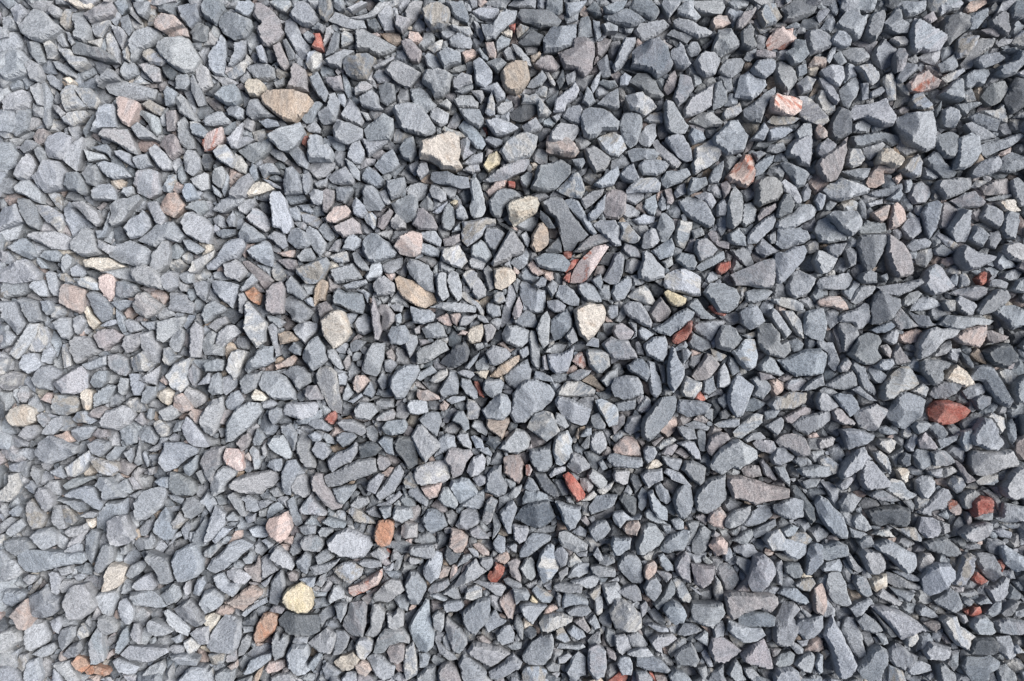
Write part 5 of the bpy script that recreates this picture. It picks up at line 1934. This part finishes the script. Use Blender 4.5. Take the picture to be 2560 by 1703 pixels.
g 795 833 796 822 816 820 827 825 839 838 835 842 820 840 807 838
r 811 840 816 842 822 852 818 852
b 809 764 818 760 827 768 833 777 829 783 818 777
l 809 781 816 780 835 785 837 790 822 790
k 818 844 833 844 835 852 822 855
l 811 801 820 793 840 791 847 798 835 807 827 809 829 822 820 814
g 835 818 840 807 851 796 857 797 859 803 846 816 840 825
g 835 844 846 838 855 840 866 852 855 862 840 857
g 842 820 851 809 864 802 870 811 875 825 870 834 859 832 846 831
g 846 794 855 779 866 779 879 788 870 792 855 796
l 868 798 881 788 885 790 885 809 875 803
g 872 835 883 832 885 844 881 851 875 844
g 864 764 866 755 881 755 903 753 907 766 901 775 890 785 881 783 866 777
l 876 816 881 811 888 822 892 834 885 834
g 885 852 890 840 905 829 905 844 909 852
g 890 785 903 775 907 785 905 796 892 798
p 885 811 890 797 903 796 914 803 927 813 916 822 905 829 892 827
g 908 842 916 825 920 822 927 833 929 844 933 850 920 853
l 909 788 910 775 925 781 938 785 953 785 958 794 946 803 931 804 916 796
g 929 835 940 833 951 846 942 855 933 846
b 923 770 938 764 955 764 970 771 968 783 946 784 931 785 923 781
p 925 818 940 805 955 798 959 807 964 822 966 835 955 836 942 831 929 827
p 964 811 977 811 972 820 966 822
g 966 829 975 818 988 813 994 818 992 829 979 835 970 834
l 966 844 972 835 990 833 999 840 1001 852 983 860 968 857
g 966 801 970 772 979 751 992 751 1001 761 992 772 999 781 994 796 990 805 981 809 970 807
l 985 805 992 803 1005 811 1004 817 996 818
g 996 801 1012 798 1009 807 1001 809
l 991 831 1001 820 1014 814 1018 818 1014 842 1003 840
g 997 779 1003 775 1016 772 1029 768 1029 785 1016 798 1005 800 996 792
l 1024 816 1029 818 1029 840 1024 844 1018 829
l 1035 852 1039 848 1054 852 1046 859
l 1029 794 1035 779 1041 768 1048 785 1057 803 1067 822 1070 831 1061 846 1048 848 1044 833 1039 811
l 1052 788 1059 770 1067 772 1074 785 1078 801 1084 818 1074 825 1065 814 1057 796
g 1076 790 1087 788 1094 803 1085 814 1081 805
g 1072 777 1081 766 1094 775 1104 788 1094 792 1078 788
g 1071 838 1083 822 1091 809 1100 806 1108 811 1108 827 1102 842 1102 852 1087 852
g 1094 792 1107 792 1111 805 1104 807
d 1089 761 1102 775 1118 790 1126 798 1115 798 1102 781
g 1111 852 1111 831 1128 838 1133 852 1122 859
g 1110 811 1120 803 1126 805 1137 816 1148 820 1139 829 1128 838 1118 833 1111 825
l 1089 758 1107 758 1122 761 1137 770 1150 779 1159 790 1148 788 1137 796 1126 800 1118 790 1104 775
g 1133 798 1146 790 1149 798 1139 809 1133 809
l 1134 840 1139 827 1152 826 1163 831 1165 838 1152 842 1139 845
l 1157 846 1165 840 1168 846 1161 852
p 1154 779 1163 776 1175 777 1174 785 1168 792
l 1154 814 1163 802 1176 806 1189 809 1185 822 1172 825 1159 825
p 1175 794 1176 788 1185 796 1190 806 1181 805
g 1170 831 1178 827 1194 842 1194 852 1174 855
g 1189 814 1200 811 1198 831 1194 841 1185 831
l 1177 777 1185 771 1196 770 1200 783 1209 788 1220 796 1213 801 1211 814 1196 807 1187 796 1183 785
g 1198 768 1207 768 1211 777 1205 781
l 1212 779 1220 770 1231 768 1241 779 1245 790 1237 794 1222 794 1213 785
b 1202 833 1209 821 1237 818 1250 827 1248 835 1237 840 1235 852 1215 852
d 1211 818 1218 798 1241 796 1248 805 1241 818 1226 820
l 1234 842 1241 838 1248 852 1237 855
g 1246 833 1257 829 1268 840 1270 852 1248 855
g 1244 796 1263 794 1268 809 1270 820 1259 825 1248 814
g 1241 777 1257 771 1280 775 1285 792 1263 794 1246 791
l 1265 809 1272 805 1281 816 1270 818
"""

# ------------------------------------------------------------ labels: landmarks by look, the others by look and nearest landmark
LANDMARKS = [   # photograph position, short name, what sets it apart
 (1105, 384, 'rusty-edged cream slab', 'broad cream slab with a rusty lower edge, largest pale stone above the middle'),
 (716, 264, 'big tan oval stone', 'big tan oval stone, widest of the tan ones, beside the round white pebble'),
 (1475, 799, 'orange-stained white stone', 'white shield-shaped stone with orange stains, just right of the picture centre'),
 (839, 817, 'white-centred cream stone', 'cream stone with a white quartz centre and tan rim, left of the middle'),
 (2371, 1030, 'big brick-red stone', 'big smooth brick-red stone, largest red one, near the right edge'),
 (1287, 195, 'flat tan octagon', 'flat tan stone with eight short sides near the top middle'),
 (744, 1495, 'yellow flat pebble', 'flat straw-yellow pebble, largest yellow stone, near the bottom'),
 (1307, 522, 'beige block', 'pale beige block with a visible front face above the middle'),
 (1475, 658, 'red-streaked bar', 'long stone streaked with red and white, slanting up right beside small red chips'),
 (1855, 431, 'red-spotted pink stone', 'white and pink stone with an orange red spot and rim, upper right'),
 (1405, 366, 'pale pink trapezoid', 'broad pale pink trapezoid stone above the dark blue-grey slabs'),
 (179, 749, 'peach wedge', 'peach coloured wedge standing point down near the left edge'),
 (1051, 741, 'sandy tan wedge', 'sandy tan wedge pointing up left, just left of the middle'),
 (1021, 615, 'rosy grey stone', 'rosy grey stone next to a blue-grey flat wedge, left of the middle'),
 (1962, 261, 'red-blushed grey tablet', 'oblong grey tablet blushed red and white on its right half, upper right'),
 (697, 1320, 'pink drop pebble', 'rounded pink pebble shaped like a drop, lower left'),
 (664, 1566, 'salmon pebble', 'knobbly salmon orange pebble below left of the yellow flat pebble'),
 (48, 1041, 'peach pebble', 'rounded peach white pebble at the left edge below the middle'),
 (1957, 96, 'orange and white quartz', 'lump of orange and white quartz near the top right'),
 (2430, 839, 'pale pink wedge', 'pale pink wedge with a white end near the right edge'),
 (284, 1444, 'tall white stone', 'tall white stone with a slanting top in the lower left'),
 (317, 273, 'rosy white pebble', 'rosy white pebble narrowing downwards under a long pale slab, upper left'),
 (2311, 207, 'red-patched pale stone', 'pale grey stone with a dull red patch near the top right corner'),
 (960, 1334, 'rough brown pebble', 'rough rusty brown pebble standing upright below the middle'),
 (1349, 595, 'tan cone', 'tan cone-shaped pebble below right of the beige block'),
 (1264, 694, 'cream hexagon', 'cream six-sided stone below the dark grey triangle near the middle'),
 (913, 1461, 'red-flecked long stone', 'long pale stone with red flecks slanting up right near the bottom'),
 (427, 513, 'pink pentagon', 'pale pink five-sided stone in the upper left quarter'),
 (2398, 943, 'cream triangle', 'cream triangle above left of the big brick-red stone'),
 (258, 659, 'cream bar', 'bright cream bar lying level at the left above the red-ringed quartz'),
 (584, 1149, 'red-striped white stone', 'white stone with a bright red diagonal stripe, lower left'),
 (270, 715, 'red-ringed quartz', 'white quartz with a red ring, standing upright at the left'),
 (1435, 1216, 'pink-red brick', 'pink-red oblong stone like a small brick, below the middle'),
 (2228, 396, 'cream bean pebble', 'cream pebble shaped like a bean in the upper right'),
 (2453, 1266, 'rust-red block', 'rust-red blocky stone near the right edge below the big red one'),
 (867, 1655, 'cream oval pebble', 'cream yellow oval pebble at the bottom edge'),
 (635, 220, 'round white pebble', 'round white pebble touching the big tan oval stone'),
 (1704, 834, 'red wedge', 'red wedge under a long blue-grey slab, right of the middle'),
 (1237, 1433, 'dark red stub', 'dark red stub with two lobes, bottom middle'),
 (1686, 746, 'olive cream lens', 'olive cream lens-shaped stone under a large pale grey slab'),
 (792, 104, 'small red chip', 'small bright red chip near the top, left of the middle'),
 (1807, 671, 'small red egg', 'small red egg-shaped stone right of the middle'),
 (1748, 990, 'small red pyramid', 'small red pyramid-shaped stone right of and below the middle'),
 (226, 795, 'white splinter', 'thin bright white splinter below the peach wedge'),
 (1229, 405, 'yellow-spotted stone', 'yellowish stone with an ochre spot right of the rusty-edged cream slab'),
 (1243, 463, 'mauve-red finger', 'finger-shaped mauve and red stone above left of the beige block'),
 (1187, 837, 'knobbly cream pebble', 'knobbly cream pebble in the very middle above the black glossy stone'),
 (646, 472, 'cream shell stone', 'cream shell-shaped stone left of the middle, upper half'),
 (1267, 916, 'tan blade', 'tan blade-shaped stone slanting up right below the middle'),
 (241, 1679, 'orange lump', 'orange lump at the bottom edge near the left corner'),
]
COLOUR = {'l': 'pale grey', 'g': 'mid grey', 'b': 'blue-grey', 'd': 'dark slate', 'p': 'mauve-grey', 'r': 'red', 'k': 'pinkish', 's': 'red-and-white',
          't': 'tan', 'w': 'cream', 'y': 'yellowish', 'o': 'rusty orange'}
ORD = ['', 'second ', 'third ', 'fourth ', 'fifth ', 'sixth ', 'seventh ', 'eighth ', 'ninth ', 'tenth ']
def shape_words(px):
    u, mj, mn = axes(px); ra = mj / mn
    c = px - px.mean(0); t = c @ u; n = c @ np.array((-u[1], u[0]))
    def wid(m): return np.ptp(n[m]) if m.sum() > 1 else 0.0
    a, b = wid(t > .15 * mj), wid(t < -.15 * mj)
    taper = min(a, b) / max(a, b, 1e-6)
    ang = math.degrees(math.atan2(-u[1], u[0])) % 180
    tilt = 'level' if ang < 22 or ang > 158 else 'upright' if 68 < ang < 112 else 'slanting up right' if ang < 90 else 'slanting up left'
    if ra > 2.4: return 'splinter ' + tilt
    if ra > 1.6: return ('wedge ' if taper < .5 else 'oblong stone ') + tilt
    if taper < .45: return 'broad wedge'
    return 'block' if len(px) <= 5 else 'many-sided stone' if len(px) >= 8 else 'chunky stone'
def label_all(stones):
    solo = [s for s in stones if s.get('solo')]
    free = [s for s in solo if s['code'] not in 'lgbdp']
    marks = []
    for x, y, short, text in LANDMARKS:
        if not free: break
        s = min(free, key=lambda s: np.hypot(*(s['c'] - (x, y))))
        if np.hypot(*(s['c'] - (x, y))) > 45: print('no landmark at', x, y, short); continue
        free = [f for f in free if f is not s]; s['label'] = text; marks.append((s, short))
    sizes = np.sort([s['a'] for s in solo]); b1, b2 = sizes[int(.45 * len(sizes))], sizes[int(.8 * len(sizes))]
    rows = {}
    for s in solo:
        if 'label' in s: continue
        m, short = min(marks, key=lambda q: np.hypot(*(q[0]['c'] - s['c'])))
        v = s['c'] - m['c']; k = int(round(math.degrees(math.atan2(-v[1], v[0])) / 45)) % 8
        rel = ['right of', 'above right of', 'above', 'above left of', 'left of', 'below left of', 'below', 'below right of'][k]
        size = 'large ' if s['a'] > b2 else 'mid-sized ' if s['a'] > b1 else 'small '
        key = (size + COLOUR[s['code']] + ' ' + shape_words(s['px']), rel, short)
        rows.setdefault(key, []).append((float(np.hypot(*v)), id(s), s))
    for (look, rel, short), lst in rows.items():
        for i, (dist, _, s) in enumerate(sorted(lst)):
            s['label'] = ORD[min(i, 9)] + look + ', ' + rel + ' the ' + short

stones = []
for ln in OUTLINES.strip().splitlines():
    f = ln.split()
    px = np.array(f[1:], float).reshape(-1, 2) * 2
    stones.append(dict(code=f[0][0], under=f[0].endswith('_'), px=px, c=px.mean(0), a=abs(area(px))))

# ------------------------------------------------------------ ground under the gravel, out to the horizon
def ground():
    q = np.concatenate([[-120, -40, -12, -4, -1.6], np.linspace(-.9, .9, 37), [1.6, 4, 12, 40, 120]])
    X, Y = np.meshgrid(q, q); n = len(q)
    V = np.c_[X.ravel(), Y.ravel(), (surf(X, Y) - .044).ravel()]
    i = np.arange(n * n).reshape(n, n)
    F = np.vstack([np.c_[i[:-1, :-1].ravel(), i[:-1, 1:].ravel(), i[1:, 1:].ravel()], np.c_[i[:-1, :-1].ravel(), i[1:, 1:].ravel(), i[1:, :-1].ravel()]])
    m = bpy.data.materials.new('grit'); m.use_nodes = True
    N, L = m.node_tree.nodes, m.node_tree.links; b = N['Principled BSDF']
    ge = N.new('ShaderNodeNewGeometry'); vo = N.new('ShaderNodeTexVoronoi'); vo.inputs['Scale'].default_value = 80
    L.new(ge.outputs['Position'], vo.inputs['Vector'])
    bw = N.new('ShaderNodeRGBToBW'); L.new(vo.outputs['Color'], bw.inputs[0])
    cr = N.new('ShaderNodeValToRGB'); cr.color_ramp.elements[0].color = (.10, .105, .115, 1); cr.color_ramp.elements[1].color = (.30, .305, .315, 1)
    L.new(bw.outputs[0], cr.inputs[0]); L.new(cr.outputs[0], b.inputs['Base Color']); b.inputs['Roughness'].default_value = .95
    bp = N.new('ShaderNodeBump'); bp.invert = True; bp.inputs['Distance'].default_value = .006; L.new(vo.outputs['Distance'], bp.inputs['Height']); L.new(bp.outputs[0], b.inputs['Normal'])
    z = np.ones((len(V), 4)) * .2
    o = build('ground', V, F, z, z, V); o.data.materials.clear(); o.data.materials.append(m)
    o['kind'] = 'structure'
ground()

# ------------------------------------------------------------ which stones stand alone, which are the loose mass
GREY = 'lgbdp'
grey = sorted((s for s in stones if s['code'] in GREY), key=lambda s: -s['a'])
def in_view(s):
    c = s['px']; return (c[:, 0].min() < 2550) and (c[:, 0].max() > 10)
for s in grey[:300]: s['solo'] = True
for s in stones:
    if s['code'] not in GREY and s['a'] > 260: s['solo'] = True

KIND = {'r': 'red_stone', 'k': 'pink_stone', 's': 'red_and_white_stone', 't': 'tan_stone', 'w': 'cream_stone', 'y': 'yellow_stone', 'o': 'rusty_stone'}
GROUP = {'r': 'red stones in the gravel', 'k': 'pink stones in the gravel', 's': 'red and white stones in the gravel', 't': 'tan stones in the gravel',
         'w': 'cream stones in the gravel', 'y': 'yellow stones in the gravel', 'o': 'rusty stones in the gravel'}
label_all(stones)

mass = []          # vertex, face and colour blocks of the loose mass
def to_mass(V, F, c, code):
    A, B, G = dress(V, code); mass.append((lean(V, c) + c, F, A, B, G))

for s in stones:
    r = math.sqrt(s['a'] / math.pi) * PIX
    dz = rng.normal(0, .0024) + min(.0022, (r - .006) * .35)
    if s['under']: dz -= .0032
    px = s['c'] + (s['px'] - s['c']) * max(.90, 1 - .8 / math.sqrt(s['a'] / math.pi))     # a hair of air between neighbours
    P, c = place(px, dz)
    got = stone_mesh(P)
    for _ in range(6):
        if got is None: got = stone_mesh(P * 1.002, res=.0009)
    if got is None: print('no mesh', s['code'], s['c']); continue
    V, F, h = got
    s['ok'] = True
    if s.get('solo'):
        A, B, G = dress(V, s['code'])
        o = build(KIND.get(s['code'], 'grey_stone'), lean(V, c), F, A, B, G); o.location = c
        o['label'] = s['label']; o['category'] = 'stone'; o['group'] = GROUP.get(s['code'], 'grey stones of the gravel bed')
    else: to_mass(V, F, c, s['code'])

# ------------------------------------------------------------ stones filling the gaps between the traced ones
W, H = 1280, 852
cover = np.zeros((H, W), bool)
def stamp(px, grow=0.0):
    p = px / 2.0
    x0, x1 = max(int(p[:, 0].min()), 0), min(int(p[:, 0].max()) + 2, W); y0, y1 = max(int(p[:, 1].min()), 0), min(int(p[:, 1].max()) + 2, H)
    if x1 <= x0 or y1 <= y0: return
    xx, yy = np.meshgrid(np.arange(x0, x1) + .5, np.arange(y0, y1) + .5)
    cover[y0:y1, x0:x1] |= inside(np.c_[xx.ravel(), yy.ravel()], p).reshape(xx.shape)
for s in stones: stamp(s['px'])
def depth_map():
    free = ~cover; d = np.zeros((H, W), np.int16); cur = free.copy(); n = 0
    while cur.any() and n < 14:
        d += cur; n += 1
        e = cur.copy(); e[1:] &= cur[:-1]; e[:-1] &= cur[1:]; e[:, 1:] &= cur[:, :-1]; e[:, :-1] &= cur[:, 1:]
        cur = e
    return d
nfill = 0
mean_grey = ['l'] * 8 + ['g'] * 12 + ['b'] * 4 + ['d'] + ['p'] * 2
for level, share in ((6, 1.0), (5, 1.0), (4, 1.0), (3, .75), (2, .25)):
    d = depth_map()
    ys, xs = np.nonzero(d >= level); o_ = rng.permutation(len(ys))
    for i in o_:
        y, x = ys[i], xs[i]
        if cover[y, x] or rng.random() > share: continue
        n = rng.integers(6, 10); a0 = rng.uniform(0, 6.283); pts = []
        for k in range(n):
            a = a0 + 6.283 * (k + rng.uniform(-.25, .25)) / n; t = 1.0
            lim = rng.uniform(11, 20)
            while t < lim:
                u, v = int(x + math.cos(a) * t), int(y + math.sin(a) * t)
                if u < 0 or v < 0 or u >= W or v >= H or cover[v, u]: break
                t += .7
            t = max(t * rng.uniform(.82, 1.0), 1.2)
            pts.append((x + .5 + math.cos(a) * t, y + .5 + math.sin(a) * t))
        px = np.array(pts) * 2
        if abs(area(px)) < 60: continue
        stamp((px - px.mean(0)) * 1.10 + px.mean(0)); nfill += 1
        P, c = place(px, rng.uniform(-.0105, -.0030))
        got = stone_mesh(P, flat=1.05, res=.0013)
        if got: to_mass(got[0], got[1], c, 'kktw'[rng.integers(4)] if rng.random() < .08 else mean_grey[rng.integers(len(mean_grey))])
print('gap stones', nfill)

# ------------------------------------------------------------ deeper layer, and the same gravel going on beyond the picture
protos = []
while len(protos) < 36:
    n = rng.integers(5, 9); a = np.sort(rng.uniform(0, 6.283, n)); e = rng.uniform(.38, .95)
    if np.diff(np.r_[a, a[0] + 6.283]).max() > 2.1: continue
    rr = rng.uniform(.85, 1.1, n)
    P = np.c_[np.cos(a) * rr, np.sin(a) * rr * e] * .0075
    got = stone_mesh(P - P.mean(0), res=.0019)
    if got: protos.append(got)
def scatter(x, y, dz, code=None, lo=.6, hi=1.5):
    V, F, h = protos[rng.integers(len(protos))]
    k = float(np.clip(np.exp(rng.normal(0, .33)), lo, hi)); a = rng.uniform(0, 6.283)
    ca, sa = math.cos(a) * k, math.sin(a) * k
    V = np.c_[V[:, 0] * ca - V[:, 1] * sa, V[:, 0] * sa + V[:, 1] * ca, V[:, 2] * k]
    ti = rng.normal(0, .3, 2); V[:, 2] += V[:, 0] * ti[0] + V[:, 1] * ti[1]
    to_mass(V, F, np.array((x, y, float(surf(x, y)) + dz)), code or mean_grey[rng.integers(len(mean_grey))])
hw, hh = 1280 * PIX, 851.5 * PIX
step = .0098
for y in np.arange(-hh * 1.04, hh * 1.04, step):
    for x in np.arange(-hw * 1.06, hw * 1.06, step):
        scatter(x + rng.uniform(-.5, .5) * step, y + rng.uniform(-.5, .5) * step, rng.uniform(-.024, -.019))
step = .0102
ex = .27
for y in np.arange(-hh - ex, hh + ex, step):
    for x in np.arange(-hw - ex, hw + ex, step):
        k = (CAM_H - float(surf(x, y))) / CAM_H
        if abs(x) < hw * k + .001 and abs(y) < hh * k + .001: continue
        u = rng.random()
        scatter(x + rng.uniform(-.45, .45) * step, y + rng.uniform(-.45, .45) * step, rng.uniform(-.004, .002), rng.choice(list('rkswt')) if u < .05 else None, .7, 2.0)
nv = 0; FF = []
for blk in mass: FF.append(blk[1] + nv); nv += len(blk[0])
g = build('gravel', np.vstack([b[0] for b in mass]), np.vstack(FF), *(np.vstack([b[i] for b in mass]) for i in (2, 3, 4)))
g['kind'] = 'stuff'; g['label'] = 'loose grey crushed gravel packed between and beneath the larger stones'; g['category'] = 'gravel'
print('gravel triangles', len(g.data.polygons), 'solo', len([s for s in stones if s.get('solo')]))
